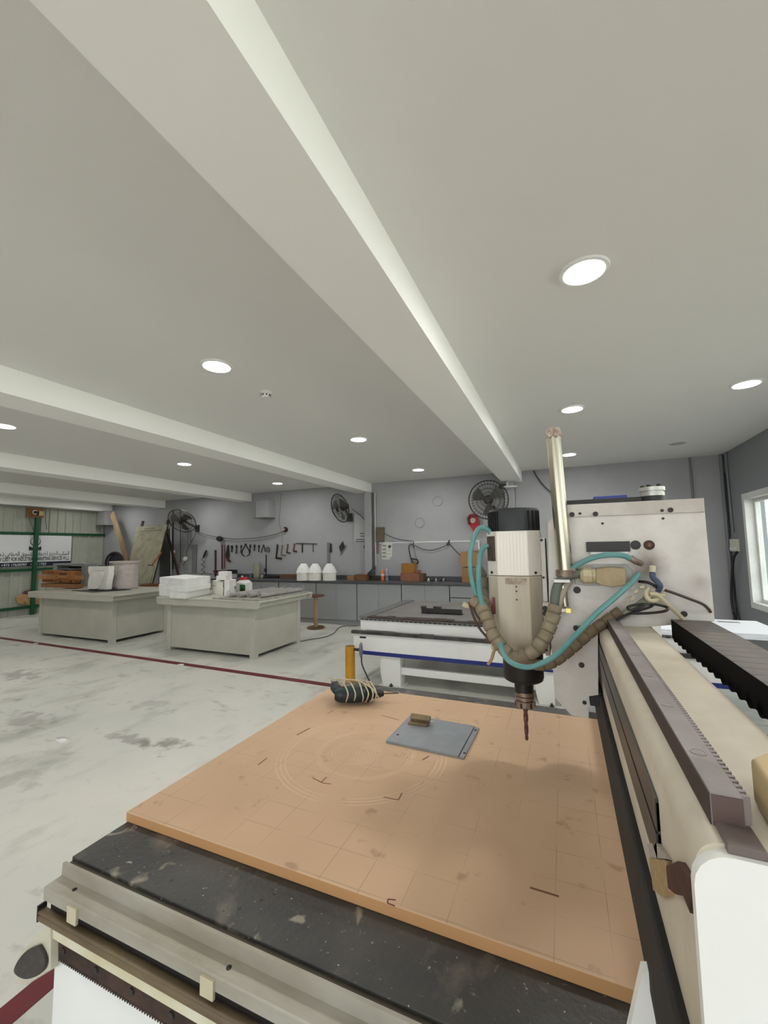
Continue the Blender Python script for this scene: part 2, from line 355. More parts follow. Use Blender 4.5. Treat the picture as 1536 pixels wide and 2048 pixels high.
# ------------------------------------------------------------------ near CNC router
M_cream = mat('cream_enamel', (206, 203, 186), .45, col2=(196, 190, 168), scale=5)
M_wht2 = mat('machine_white', (240, 240, 238), .4, col2=(232, 231, 227), scale=2)
M_bed = None
def bed_mat():
    m = bpy.data.materials.new('black_phenolic'); m.use_nodes = True; nt = m.node_tree; N = nt.nodes; L = nt.links; b = N['Principled BSDF']
    tc = N.new('ShaderNodeTexCoord')
    def nz(sc, det, lo, hi, dist=0., st=(1,1,1)):
        mp = N.new('ShaderNodeMapping'); mp.inputs['Scale'].default_value = st; L.new(tc.outputs['Object'], mp.inputs[0])
        n = N.new('ShaderNodeTexNoise'); n.inputs['Scale'].default_value = sc; n.inputs['Detail'].default_value = det; n.inputs['Distortion'].default_value = dist; L.new(mp.outputs[0], n.inputs['Vector'])
        r = N.new('ShaderNodeMapRange'); r.inputs['From Min'].default_value = lo; r.inputs['From Max'].default_value = hi; L.new(n.outputs['Fac'], r.inputs['Value']); return r.outputs[0]
    def mix(f, a, c):
        x = N.new('ShaderNodeMix'); x.data_type = 'RGBA'; L.new(f, x.inputs['Factor'])
        if isinstance(a, tuple): x.inputs['A'].default_value = a
        else: L.new(a, x.inputs['A'])
        x.inputs['B'].default_value = c; return x.outputs['Result']
    c = mix(nz(5, 6, .35, .7), srgb(52, 51, 50), srgb(74, 71, 67))
    c = mix(nz(6, 9, .555, .70, .3), c, srgb(118, 108, 96))
    c = mix(nz(14, 6, .62, .70, .8), c, srgb(140, 132, 118))
    c = mix(nz(34, 6, .69, .74, .5), c, srgb(176, 170, 158))
    c = mix(nz(120, 3, .70, .76), c, srgb(210, 206, 196))
    v = N.new('ShaderNodeTexVoronoi'); v.inputs['Scale'].default_value = 24; L.new(tc.outputs['Object'], v.inputs['Vector'])
    r = N.new('ShaderNodeMapRange'); r.inputs['From Min'].default_value = .13; r.inputs['From Max'].default_value = .09; L.new(v.outputs['Distance'], r.inputs['Value'])
    g = nz(3.2, 3, .5, .56); mu = N.new('ShaderNodeMath'); mu.operation = 'MULTIPLY'; L.new(r.outputs[0], mu.inputs[0]); L.new(g, mu.inputs[1])
    c = mix(mu.outputs[0], c, srgb(14, 13, 13))
    L.new(c, b.inputs['Base Color']); b.inputs['Roughness'].default_value = .5
    bp = N.new('ShaderNodeBump'); bp.inputs['Strength'].default_value = .25; bp.inputs['Distance'].default_value = .004; L.new(nz(60, 5, .3, .7), bp.inputs['Height']); L.new(bp.outputs[0], b.inputs['Normal'])
    return m
M_bed = bed_mat()
M_chan = mat('dusty_aluminium', (180, 177, 166), .5, .25, col2=(156, 148, 134), scale=7, stretch=(.4, 1.5, 1))
M_rust = mat('rusty_steel', (84, 62, 54), .55, .5, col2=(52, 40, 36), scale=14)
M_rail = mat('greased_rail', (92, 88, 84), .38, .6, col2=(60, 58, 57), scale=9, stretch=(1, .15, 1))
M_railb = mat('brown_rail', (128, 112, 84), .45, .3, col2=(84, 66, 54), scale=5, stretch=(.3, 1, 1))
M_blkr = mat('black_guard', (22, 21, 21), .7, col2=(34, 31, 32), scale=12)
M_rack = mat('rack_steel', (150, 141, 140), .5, .2, col2=(128, 119, 118), scale=12)
M_tan = mat('tan_plastic', (196, 172, 128), .55, col2=(146, 112, 62), scale=16, lo=.5, hi=.75)
BX0, BX1 = -1.3, 1.55
BY0, BY1 = .785, 2.41
rt = thing('cnc_router', 'near milling machine with black bed, cream gantry and hanging spindle', 'milling machine', (.1, 1.5, 0))
# white side panels of the frame and feet
MB().box(BX0, BX1, .752, .80, .12, .615).box(BX0, BX1, 2.36, 2.41, .12, .615).box(BX0, BX0+.05, .80, 2.36, .3, .6).build('frame', M_wht2, rt, smooth=False, bevel=.004)
for x in (-.95, 1.2):
    for y in (.86, 2.32): MB().box(x-.07, x+.07, y-.06, y+.06, 0, .12).build('foot', M_dark, rt, smooth=False, bevel=.006)
# black bed slab with a grooved near edge
bb = MB().box(BX0, BX1, BY0, BY1, .7, .732); bb.build('bed_slab', M_bed, rt, smooth=False, bevel=.003)
MB().box(BX0+.002, BX1, .778, .81, .712, .7225).box(BX0+.002, BX1, .772, .80, .700, .709).build('bed_edge_groove', mat('groove_brown', (82, 76, 66), .5), rt, smooth=False, bevel=.002)
# aluminium channel along the near edge
b = MB(); prof = [(.770, .730), (.762, .730), (.760, .700), (.720, .699), (.7185, .694), (.7185, .668), (.722, .668), (.723, .690), (.770, .690)]
b.poly([(BX0, y, z) for y, z in prof], (BX1-BX0, 0, 0)); b.build('edge_channel', M_chan, rt, smooth=False)
b = MB().box(BX0+.004, BX1, .727, .77, .665, .690); b.build('channel_ledge', M_chan, rt, smooth=False, bevel=.002)
for (x, y, zz) in ((-1.17, .718, .672), (-.72, .718, .672)):
    MB().box(x-.022, x+.014, .713, .7205, .652, .690).build('limit_tab', mat('tab_ivory', (196, 186, 158), .5), rt, smooth=False, bevel=.001)
for (x, y) in ((-1.215, .744), (-.69, .741)): MB().lathe([(.006, 0), (.006, .0012)], (x, y, .699), n=12).build('screw_hole', M_black, rt)
# recess, guide rail, cream strip and toothed rack
MB().box(BX0+.004, BX1, .735, .80, .60, .668).build('recess', mat('recess_black', (26, 22, 21), .55), rt, smooth=False)
b = MB(); prof = [(.735, .635), (.722, .637), (.7165, .634), (.7165, .630), (.720, .627), (.7165, .622), (.7165, .613), (.722, .609), (.735, .611)]
b.poly([(BX0-.018, y, z) for y, z in prof], (BX1-BX0, 0, 0)); gr = b.build('guide_rail', M_railb, rt, smooth=True, angle=50)
MB().box(BX0-.022, BX0-.017, .716, .738, .608, .648).build('rail_end_cap', M_dark, gr, smooth=False, bevel=.001)
MB().box(BX0, BX1, .728, .77, .575, .602).build('cream_strip', mat('cream_strip', (222, 218, 196), .4, col2=(205, 192, 150), scale=6), rt, smooth=False, bevel=.002)
rk = MB().box(BX0+.01, BX1, .7395, .765, .524, .572).build('toothed_rack', M_rust, rt, smooth=False, bevel=.001)
b = MB(); x = BX0+.012
while x < .25:
    b.add([(x, .7395, .524), (x+.0065, .7395, .524), (x+.0045, .7395, .5155), (x+.002, .7395, .5155), (x, .757, .524), (x+.0065, .757, .524), (x+.0045, .757, .5155), (x+.002, .757, .5155)],
          [(0,1,2,3), (4,7,6,5), (3,2,6,7), (0,3,7,4), (1,5,6,2)]); x += .0085
t = b.build('rack_teeth', M_rust, rk, smooth=False); t['kind'] = 'stuff'
b = MB()
for k in range(10): b.lathe([(.008, 0), (.0075, .004)], (BX0+.06+k*.1, .7395, .548), (0,-1,0), n=10)
for k in range(10): pass
b = MB()
for k in range(6): MB().lathe([(.0085, 0), (.0075, .0035)], (BX0+.06+k*.13, .7395, .548), (0,-1,0), n=12).build('rack_bolt', M_dark, rk)
# bumper bracket at the left end
bk = MB().poly([aY(*p, .722) for p in ((100, 1846), (62, 1880), (36, 1912), (28, 1945), (28, 1968), (50, 1971), (100, 1940))], (.004, .02, -.004)).build('end_bracket', M_cream, rt, smooth=False, bevel=.003)
P = catmull([aY(*p, .722) for p in ((85, 1887), (97, 1912), (95, 1934), (79, 1949), (58, 1955), (41, 1948), (35, 1936), (43, 1917), (61, 1897), (85, 1887))], 4)[:-1]
MB().poly(P, (0, -.010, .003)).build('bumper_pad', mat('rubber_pad', (74, 69, 64), .8, col2=(60, 55, 50), scale=60), bk, smooth=False, bevel=.004, seg=3)
# ---------------- gantry: beam runs along the depth of the room
GX, GT, G0, G1 = .105, 1.305, .485, 2.62
def rprof(x0, x1, z0, z1, r, n=5):
    pts = []
    for cx, cz, a0 in ((x1-r, z1-r, 0), (x0+r, z1-r, 90), (x0+r, z0+r, 180), (x1-r, z0+r, 270)):
        for k in range(n+1):
            a = math.radians(a0+90*k/n); pts.append((cx+r*math.cos(a), cz+r*math.sin(a)))
    return pts
M_beamtop = mat('dusty_cream', (216, 206, 188), .5, col2=(190, 179, 160), scale=3.5)
gb = MB().poly([(x, G0, z) for x, z in rprof(GX-.008, .262, .90, GT, .022)], (0, G1-G0, 0)).build('gantry_beam', M_beamtop, rt, smooth=True)
b = MB(); b.poly([(x, G0-.012, z) for x, z in rprof(.0925, .52, .40, GT-.004, .03)], (0, .012, 0)); b.build('gantry_end_plate', M_wht2, rt, smooth=True)
MB().poly([(x, G1, z) for x, z in rprof(GX, .45, .40, GT-.006, .03)], (0, .012, 0)).build('gantry_end_plate', M_wht2, rt, smooth=True)
# slanting leg gussets standing beside the bed
for (ya, yb2) in ((.60, .66), (2.45, 2.51)):
    MB().poly([(.10, ya, .95), (.07, ya, .76), (.0, ya, .45), (.45, ya, .45), (.34, ya, .95)], (0, yb2-ya, 0)).build('gantry_leg', M_wht2, rt, smooth=False, bevel=.004)
MB().box(.02, .44, .60, .735, .44, .505).build('leg_carriage', M_cream, rt, smooth=False, bevel=.006)
RS = aX(1314, 1702, .0915).y
b = MB().box(.0925, GX, RS, G1-.03, 1.205, 1.245).box(.0915, GX, RS, G1-.03, 1.168, 1.201).box(.0925, GX, RS, G1-.03, 1.148, 1.166).box(.094, GX, RS, G1-.03, 1.15, 1.24)
ur = b.build('upper_linear_rail', M_rail, gb, smooth=False)
MB().box(.084, GX, .476, G1, .92, 1.075).build('lower_rail_guard', M_blkr, gb, smooth=False, bevel=.006)
def face(name, pts, m, x=.0915, t=.008): return MB().poly([aX(*p, x) for p in pts], (t, 0, 0)).build(name, m, gb, smooth=False)
face('rail_end_tape', [(1294, 1688), (1312, 1684), (1334, 1718), (1300, 1716)], mat('tape_grey', (168, 158, 148), .6))
face('end_stop_block', [(1298, 1716), (1330, 1720), (1336, 1788), (1322, 1792), (1306, 1780)], mat('cork_block', (150, 122, 82), .8, col2=(176, 150, 110), scale=80), .0905)
face('rail_notch', [(1332, 1732), (1356, 1722), (1374, 1752), (1379, 1790), (1380, 1826), (1366, 1792), (1350, 1788), (1336, 1776)], mat('rust_dark', (48, 26, 16), .7, col2=(84, 44, 32), scale=40), .0905)
MB().poly([aY(*p, .757) for p in ((1285, 1945), (1262, 2048), (1246, 2120), (1330, 2120), (1330, 1945))], (0, .018, 0)).build('leg_gusset', M_wht2, rt, smooth=False)
# toothed rack lying on the beam top
ry0, ry1 = .512, 1.72
rx0, rx1, rz = .118, .1445, GT+.03
rb = MB().box(rx0, rx1, ry0, ry1, GT-.002, rz).build('beam_rack', M_rack, gb, smooth=False, bevel=.001)
M_rkd = mat('rack_side', (66, 46, 42), .6, col2=(50, 34, 32), scale=20)
MB().box(rx0-.0008, rx0+.0002, ry0+.001, ry1, GT-.001, rz-.0015).build('rack_side', M_rkd, rb, smooth=False)
MB().box(rx0+.001, rx1-.001, ry0-.0008, ry0+.0002, GT-.001, rz-.0015).build('rack_end', mat('rack_end', (92, 72, 68), .6), rb, smooth=False)
MB().box(rx0+.002, rx1+.004, .478, .515, GT-.004, GT+.004).build('rack_seat', mat('rack_seat', (108, 96, 92), .5), gb, smooth=False, bevel=.001)
b = MB(); y = ry0+.002
while y < ry1-.01:
    b.add([(rx1, y, rz-.0004), (rx1+.006, y+.0022, rz-.0004), (rx1+.006, y+.0052, rz-.0004), (rx1, y+.0074, rz-.0004), (rx1, y, rz-.026), (rx1+.006, y+.0022, rz-.026), (rx1+.006, y+.0052, rz-.026), (rx1, y+.0074, rz-.026)],
          [(0,1,2,3), (0,4,5,1), (1,5,6,2), (2,6,7,3)]); y += .0094
b.build('beam_rack_teeth', M_rack, rb, smooth=False)['kind'] = 'stuff'
for k in range(8):
    y = .60+k*.155
    MB().ring((.1305, y, rz), (0,0,1), .0075, .0012, 18, 6).lathe([(.0065, -.004), (.0065, .0006)], (.1305, y, rz), n=14).build('rack_screw', M_rack, rb)
# tan block with a hole on the near end of the beam
blk = MB(); o1 = [(.162, .492), (.30, .492), (.30, .60), (.20, .60), (.168, .565)]
blk.poly([(x, y, GT) for x, y in o1], (0, 0, .048)); bo = blk.build('stop_block', M_tan, rt, smooth=False, bevel=.006, seg=3)
MB().ring((.222, .555, GT+.0482), (0,0,1), .017, .0035, 24, 6).build('hole_rim', M_tan, bo)
MB().lathe([(.0155, 0), (.0155, .0015)], (.222, .555, GT+.048), n=20).build('hole', mat('hole_dark', (34, 30, 32), .8), bo)

# ---------------- cable chain beside the beam
ch = MB().box(.29, .415, .70, .72, GT-.08, GT-.03).build('cable_chain', M_black, rt, smooth=False, bevel=.003)
M_link = mat('chain_link', (104, 94, 88), .5, col2=(88, 79, 74), scale=20); M_linkb = mat('chain_side', (7, 7, 7), .85, spec=.15)
def link():
    b = MB(); p = .047; x0, x1, zt = .30, .402, 1.336; y0 = 1.585
    b.mi = 0; b.box(x0+.001, x1-.001, y0-p+.0018, y0-.0005, zt-.007, zt)
    b.mi = 1; b.box(x0, x0+.008, y0-p, y0, zt-.058, zt-.0005); b.box(x1-.008, x1, y0-p, y0, zt-.058, zt-.0005)
    for x in (x0, x1-.008): b.tube([(x, y0-p*.6, zt-.052), (x+.008, y0-p*.6, zt-.052)], .0135, 10)
    b.mi = 1; b.box(x0+.008, x1-.008, y0-p*.8, y0-p*.2, zt-.062, zt-.056)
    return b
l0 = link().build('chain_link', [M_link, M_linkb], ch, smooth=False)
for k in range(1, 19):
    l = l0.copy(); COL.objects.link(l); l.location.y -= .047*k; WL[l.name] = WL[l0.name]-Vector((0, .047*k, 0))
# ---------------- carriage on the gantry (faces the camera at Y = YC)
YC = 1.60; CT = .20
M_plate = mat('dusty_plate', (208, 203, 196), .5, .1, col2=(182, 174, 165), scale=6)
M_plate2 = mat('grey_plate', (176, 174, 168), .5, .2, col2=(158, 155, 148), scale=5)
def C(px, py, dy=0.): return aY(px, py, YC+dy)
def plate_mat():
    m = mat('stained_plate', (224, 219, 214), .5, .0, col2=(204, 197, 190), scale=6)
    nt = m.node_tree; N = nt.nodes; L = nt.links; b = N['Principled BSDF']; src = b.inputs['Base Color'].links[0].from_socket
    geo = N.new('ShaderNodeNewGeometry')
    def spot(cen, r0, r1, col, src, k=.9):
        d = N.new('ShaderNodeVectorMath'); d.operation = 'DISTANCE'; L.new(geo.outputs['Position'], d.inputs[0]); d.inputs[1].default_value = cen
        nz = N.new('ShaderNodeTexNoise'); nz.inputs['Scale'].default_value = 30; L.new(geo.outputs['Position'], nz.inputs['Vector'])
        ad = N.new('ShaderNodeMath'); ad.operation = 'MULTIPLY_ADD'; L.new(nz.outputs['Fac'], ad.inputs[0]); ad.inputs[1].default_value = .03; L.new(d.outputs['Value'], ad.inputs[2])
        r = N.new('ShaderNodeMapRange'); r.inputs['From Min'].default_value = r1; r.inputs['From Max'].default_value = r0; r.inputs['To Max'].default_value = k; L.new(ad.outputs[0], r.inputs['Value'])
        x = N.new('ShaderNodeMix'); x.data_type = 'RGBA'; L.new(r.outputs[0], x.inputs['Factor']); L.new(src, x.inputs['A']); x.inputs['B'].default_value = col; return x.outputs['Result']
    src = spot(C(1300, 1128), .015, .075, srgb(96, 72, 54), src, .85)      # oily stain round the connector
    src = spot(C(1275, 1150), .01, .08, srgb(110, 92, 76), src, .7)
    src = spot(C(1398, 1165), .0, .05, srgb(130, 118, 106), src, .6)
    L.new(src, b.inputs['Base Color']); return m
M_stain = plate_mat()
ol = [(1112, 1028), (1410, 1024), (1430, 1243), (1196, 1262), (1197, 1390), (1177, 1393), (1178, 1437), (1143, 1431), (1110, 1396), (1098, 1225), (1096, 1045)]
cp = MB().poly([C(*p) for p in ol], (0, .012, 0)).build('carriage_plate', M_stain, rt, smooth=False, bevel=.0015)
MB().poly([C(*p)+Vector((0, CT, 0)) for p in ol], (0, .012, 0)).build('carriage_plate', M_plate2, rt, smooth=False, bevel=.0015)
# the lower, greyer front piece and the top flange
b = MB(); p1, p2 = C(1114, 1010), C(1409, 1024); b.box(p1.x, p2.x, YC-.006, YC+CT, p2.z, p1.z-.002); tf = b.build('top_flange', M_plate, rt, smooth=False, bevel=.0015)
b = MB(); p1 = C(1095, 1050); p2 = C(1108, 1425); b.box(p1.x-.004, p1.x+.016, YC+.008, YC+CT, p2.z+.02, p1.z+.01); b.build('front_slide_plate', M_plate2, rt, smooth=False, bevel=.002)
b = MB(); p1 = C(1405, 1030); p2 = C(1425, 1240); b.box(p1.x-.02, p1.x, YC+.012, YC+CT, p2.z, p1.z); b.build('rear_plate', M_plate2, rt, smooth=False, bevel=.002)
def bolt(px, py, r=5, par=None, m=None, dy=0.):
    c = C(px, py, dy); rr = pxs(r, c); par = par or cp
    b = MB().lathe([(rr, 0), (rr*.95, .003), (rr*.5, .0032), (rr*.45, .0012)], c, (0,-1,0), n=14); return b.build('bolt', m or M_dark, par)
for (x, y, r) in ((1126, 1102, 4.5), (1152, 1256, 5.5), (1163, 1330, 5.5), (1368, 1228, 6), (1154, 1180, 7), (1205, 1047, 2.5), (1326, 1037, 2.5), (1169, 1405, 4), (1160, 1253, 2)): bolt(x, y, r)
for (x, y, r) in ((1144, 1029, 5), (1160, 1027, 2.5), (1191, 1028, 5), (1341, 1020, 5), (1324, 1021, 3)): bolt(x, y, r, tf, dy=-.008)
# black guide block under the plate bottom and little shoe on the beam
b = MB(); p = C(1186, 1392); b.box(p.x-.01, .095, YC+.004, YC+.06, p.z-.035, p.z+.012); b.build('rail_shoe', M_black, rt, smooth=False, bevel=.003)
MB().box(.08, .0965, YC+.01, YC+.12, 1.14, 1.25).build('rail_block', M_dark, rt, smooth=False, bevel=.003)
MB().box(GX+.01, .27, YC+.01, YC+CT-.01, GT+.006, GT+.03).build('top_slide', M_black, rt, smooth=False, bevel=.003)
# black bar with a blue strip and the flange coupling on top
p1 = C(1118, 1008); p2 = C(1288, 1000)
b = MB().box(p1.x, p2.x+.03, YC+.05, YC+.13, p1.z-.005, p1.z+.016); tb = b.build('top_bar', M_black, rt, smooth=False, bevel=.002)
q1, q2 = C(1188, 1004, .05), C(1256, 998, .05)
MB().box(q1.x, q2.x, YC+.06, YC+.10, p1.z+.015, p1.z+.026).build('blue_strip', mat('blue_plastic', (34, 50, 140), .4), tb, smooth=False, bevel=.003)
c = C(1306, 1010, .06); R = pxs(21, c)
b = MB().lathe([(R*.98, 0), (R*.98, .03), (R*.8, .03)], c, n=28); cb = b.build('coupling', M_black, rt)
b = MB().lathe([(R, .030), (R, .042), (R*.9, .043), (R*.9, .047), (R*1.06, .047), (R*1.06, .060), (R*.5, .061)], c, n=28); b.build('coupling_ring', M_alu, cb)
for a in (.4, 1.6, 2.9, 4.2, 5.4): MB().lathe([(.007, 0), (.007, .008)], c+Vector((R*.75*math.cos(a), R*.75*math.sin(a), .060)), n=10).build('coupling_bolt', M_black, cb)
# black slot with white bar, plugs
def cbox(name, x0, y0, x1, y1, d0, d1, m, par, bev=.0012):
    a, c = C(x0, y0), C(x1, y1); return MB().box(a.x, c.x, YC+d0, YC+d1, c.z, a.z).build(name, m, par, smooth=False, bevel=bev)
cbox('magnet_strip', 1172, 1084, 1260, 1103, -.010, .001, mat('charcoal', (44, 40, 40), .5), cp)
cbox('white_strip', 1181, 1103.5, 1256, 1108, -.006, .001, mat('bright_white', (245, 245, 240), .5), cp)
def disc(name, x, y, r, d, m, par, n=24):
    c = C(x, y); rr = pxs(r, c); return MB().lathe([(rr, 0), (rr, d*.8), (rr*.85, d)], c, (0,-1,0), n=n).build(name, m, par)
disc('blank_plug', 1271, 1090, 9, .004, mat('charcoal', (44, 40, 40), .5), cp)
so = disc('round_socket', 1298, 1090, 9.5, .006, M_rust, cp)
c = C(1298, 1090); MB().lathe([(.007, 0), (.007, .0085)], c, (0,-1,0), n=6).build('socket_core', mat('copper_brown', (120, 70, 48), .5), so)
# tan rectangular connector on its rounded grey base
b = MB(); outl = [(1148, 1140), (1152, 1131), (1190, 1128), (1252, 1128), (1262, 1138), (1265, 1152), (1260, 1166), (1250, 1171), (1170, 1171), (1150, 1168)]
b.poly([C(*p) for p in outl], (0, -.008, 0)); cbase = b.build('connector_base', M_plate2, cp, smooth=False, bevel=.002)
b = MB(); outl = [(1190, 1136), (1215, 1133), (1247, 1135), (1249, 1168), (1240, 1169), (1222, 1172), (1200, 1168), (1190, 1163)]
b.poly([C(*p, -.008) for p in outl], (0, -.05, 0)); cn = b.build('connector_housing', mat('tan_connector', (172, 152, 118), .55, col2=(154, 134, 100), scale=30), cp, smooth=False, bevel=.004)
M_tanl = mat('pale_tan', (202, 188, 154), .5, col2=(184, 166, 130), scale=30)
c0, c1 = C(1192, 1151, -.033), C(1184, 1151, -.033); MB().tube([c0, c1], pxs(15, c0), 6).build('gland_collar', M_tanl, cp, smooth=False, bevel=.002)
c0, c1 = C(1184, 1151, -.033), C(1160, 1151, -.033); MB().tube([c0, c0.lerp(c1, .7), c1], [pxs(17, c0), pxs(17, c0), pxs(11, c0)], 8).build('cable_gland', M_tanl, cp, smooth=False, bevel=.002)
cbox('tan_frame', 1140, 1122, 1160, 1145, -.012, .001, M_plate, cp); bolt(1150, 1136, 5, dy=-.012)
# chrome gas cylinder with its clamps
a, c = C(1106, 868, -.035), C(1131, 1142, -.035); R = pxs(14, a)
a.y = c.y = YC-.035
cyl = MB().tube([c, a], R, 28).build('counterbalance_cylinder', M_chrome, rt)
b = MB().tube([a+(a-c).normalized()*-.012, a+(a-c).normalized()*.004, a+(a-c).normalized()*.018], [R*1.08, R*1.08, R*.95], 24); b.build('cylinder_cap', mat('worn_cap', (196, 184, 170), .5, .3, col2=(130, 96, 80), scale=30), cyl)
b = MB()
for s_ in (-1, 1): b.rbox(a+Vector((s_*R*.5, -R*1.05, -.006)), (.016, .008, .022), Matrix.Rotation(s_*.5, 3, 'Y'))
b.build('cap_knot', mat('worn_cap', (196, 184, 170), .5), cyl, smooth=False, bevel=.002)
b = MB().tube([c+Vector((0,0,-.018)), c+Vector((0,0,.004))], R*1.25, 20); b.build('lower_collar', mat('worn_fitting', (150, 136, 124), .45, .5, col2=(120, 96, 84), scale=40), cyl)
k = C(1140, 1142, -.035); MB().tube([k+Vector((-.02,0,0)), k+Vector((.016,0,.004))], R*.75, 14).build('elbow_fitting', mat('worn_fitting', (150, 136, 124), .45, .5), cyl)
cbox('bracket', 1108, 1156, 1140, 1163, -.06, .001, M_alu, cp)
c2 = C(1125, 1165, -.03); c3 = C(1131, 1212, -.03); MB().tube([c2, c3], pxs(7, c2), 14).build('piston_rod', M_chrome, cyl)
cbox('rod_bracket', 1115, 1212, 1141, 1220, -.06, .001, M_alu, cp); cbox('brass_nut', 1131, 1211, 1142, 1221, -.068, -.05, mat('brass', (214, 196, 120), .3, .8), cp)
# ---------------- spindle
SY = YC+.10
def S(px, py): return aY(px, py, SY)
sc = S(1031, 1130); SX = sc.x; SR = pxs(49.5, sc)
zc = lambda py: S(1035, py).z
z_top, z_cap, z_mid, z_bot, z_blk, z_nut0, z_nut1, z_tip = zc(1019), zc(1063), zc(1149), zc(1296), zc(1358), zc(1380), zc(1411), zc(1477)
def octo(r, f, z): 
    k = r*f; return [(SX-k, SY-r, z), (SX+k, SY-r, z), (SX+r, SY-k, z), (SX+r, SY+k, z), (SX+k, SY+r, z), (SX-k, SY+r, z), (SX-r, SY+k, z), (SX-r, SY-k, z)]
M_spin = mat('spindle_aluminium', (238, 233, 224), .42, .1, col2=(222, 215, 204), scale=8, stretch=(1, 1, .2))
M_spin2 = mat('spindle_worn', (206, 198, 182), .5, .1, col2=(180, 168, 148), scale=6, stretch=(1.5, 1, .25))
sp = MB().poly(octo(SR, .58, z_bot), (0, 0, z_mid-z_bot)).build('spindle_body', M_spin2, rt, smooth=False, bevel=.003)
us = MB().poly(octo(SR*1.005, .57, z_mid+.001), (0, 0, z_cap-z_mid-.001)).build('spindle_motor', M_spin, rt, smooth=False, bevel=.003)
for k in range(9):
    x = SX+SR*.57*(-.85+1.7*k/8); MB().box(x-SR*.045, x+SR*.045, SY-SR*1.005-.0012, SY-SR, z_mid+.006, z_cap-.008).build('cooling_rib', M_spin, us, smooth=False)
MB().box(SX-SR*.3, SX+SR*.5, SY-SR-.0018, SY-SR+.002, z_mid-.03, z_mid-.006).build('worn_band', mat('worn_band', (140, 116, 96), .6, col2=(186, 176, 158), scale=40), sp, smooth=False)
for (dx, z) in ((.18, z_mid-.038), (.18, z_mid-.055), (.18, z_mid-.085)): MB().lathe([(.0032, 0), (.0032, .001)], (SX+SR*dx-.008, SY-SR, z), (0,-1,0), n=10).build('screw_hole', M_black, sp)
for dx in (-.82, .80): MB().lathe([(.005, 0), (.005, .002)], (SX+SR*dx, SY-SR*.8, z_mid+.012), (dx*.9,-1,0), n=10).build('screw', M_black, us)
b = MB(); n = 36; prof = []
capm = mat('fan_cowl', (44, 47, 49), .5)
b.lathe([(SR*.99, 0), (SR*.99, z_top-z_cap-.008), (SR*.94, z_top-z_cap), (SR*.0, z_top-z_cap+.002)], (SX, SY, z_cap), n=40); fc = b.build('fan_cowl', capm, rt)
for k in range(9):
    a = math.pi*(1.02+.30*k/8); 
    x, y = SX+SR*.995*math.cos(a), SY+SR*.995*math.sin(a); MB().rbox((x, y, (z_cap+z_top)/2-.004), (.006, .005, (z_top-z_cap)*.85), a).build('cowl_slot', mat('slot_black', (10, 11, 12), .7), fc, smooth=False)
for k in range(4):
    a = math.pi*(1.72+.2*k/3)
    x, y = SX+SR*.995*math.cos(a), SY+SR*.995*math.sin(a); MB().rbox((x, y, (z_cap+z_top)/2-.004), (.006, .005, (z_top-z_cap)*.85), a).build('cowl_slot', mat('slot_black', (10, 11, 12), .7), fc, smooth=False)
# terminal strip on the left, red label
MB().rbox((SX-SR*.80, SY-SR*.80, (z_mid+.055+z_cap-.018)/2), (SR*.42, .012, z_cap-.018-z_mid-.055), math.radians(-45)).build('terminal_strip', mat('bronze_strip', (84, 68, 56), .5, col2=(60, 48, 40), scale=20), us, smooth=False, bevel=.002)
a, c = S(991, 1190), S(999, 1222); MB().box(a.x, c.x, SY-SR*.86, SY-SR*.8, c.z, a.z).build('red_label', mat('label_red', (116, 36, 34), .5), sp, smooth=False)
# black nose, collet nut and bit
ZX = S(1047, 1345).x
bn = MB().lathe([(SR*.35, z_nut0-.004-z_blk), (SR*.36, -.002), (SR*.66, 0), (SR*.73, .005), (SR*.76, .016), (SR*.76, z_bot-z_blk+.004)], (SX+.012, SY, z_blk), n=36).build('spindle_nose', mat('nose_black', (22, 20, 19), .45), rt)
nx = SX+.014
hN = z_nut0-z_nut1
b = MB().lathe([(SR*.30, 0), (SR*.36, .004), (SR*.36, hN*.42), (SR*.30, hN*.45), (SR*.30, hN*.52), (SR*.36, hN*.55), (SR*.36, hN*.70), (SR*.31, hN*.73), (SR*.36, hN*.76), (SR*.36, hN)], (nx, SY, z_nut1), n=32); nt_ = b.build('collet_nut', mat('nut_steel', (150, 136, 124), .3, .8), rt)
for k in range(6):
    a = k*math.pi/3+.2; MB().rbox((nx+SR*.35*math.cos(a), SY+SR*.35*math.sin(a), z_nut1+hN*.2), (.006, .006, hN*.3), a).build('nut_notch', M_black, nt_, smooth=False)
L = z_nut1-z_tip; pts = []; rad = []
b = MB(); vs = []; fs = []; K = 40; n = 12
for i in range(K+1):
    t = i/K; z = z_nut1-t*L; rr = SR*.10*(1-.30*t) if i < K-1 else SR*.05
    for j in range(n):
        a = 2*math.pi*j/n; tw = 0 if t < .15 else (t-.15)*9
        q = rr*(1-(.0 if t < .15 else .38)*max(0, math.cos(2*(a-tw)))); vs.append((nx+q*math.cos(a), SY+q*math.sin(a), z))
for i in range(K):
    for j in range(n): fs.append((i*n+j, i*n+(j+1)%n, (i+1)*n+(j+1)%n, (i+1)*n+j))
fs.append(tuple(range(K*n, (K+1)*n))); b.add(vs, fs); b.build('router_bit', mat('bit_steel', (104, 84, 80), .35, .7), rt, smooth=True, angle=60)
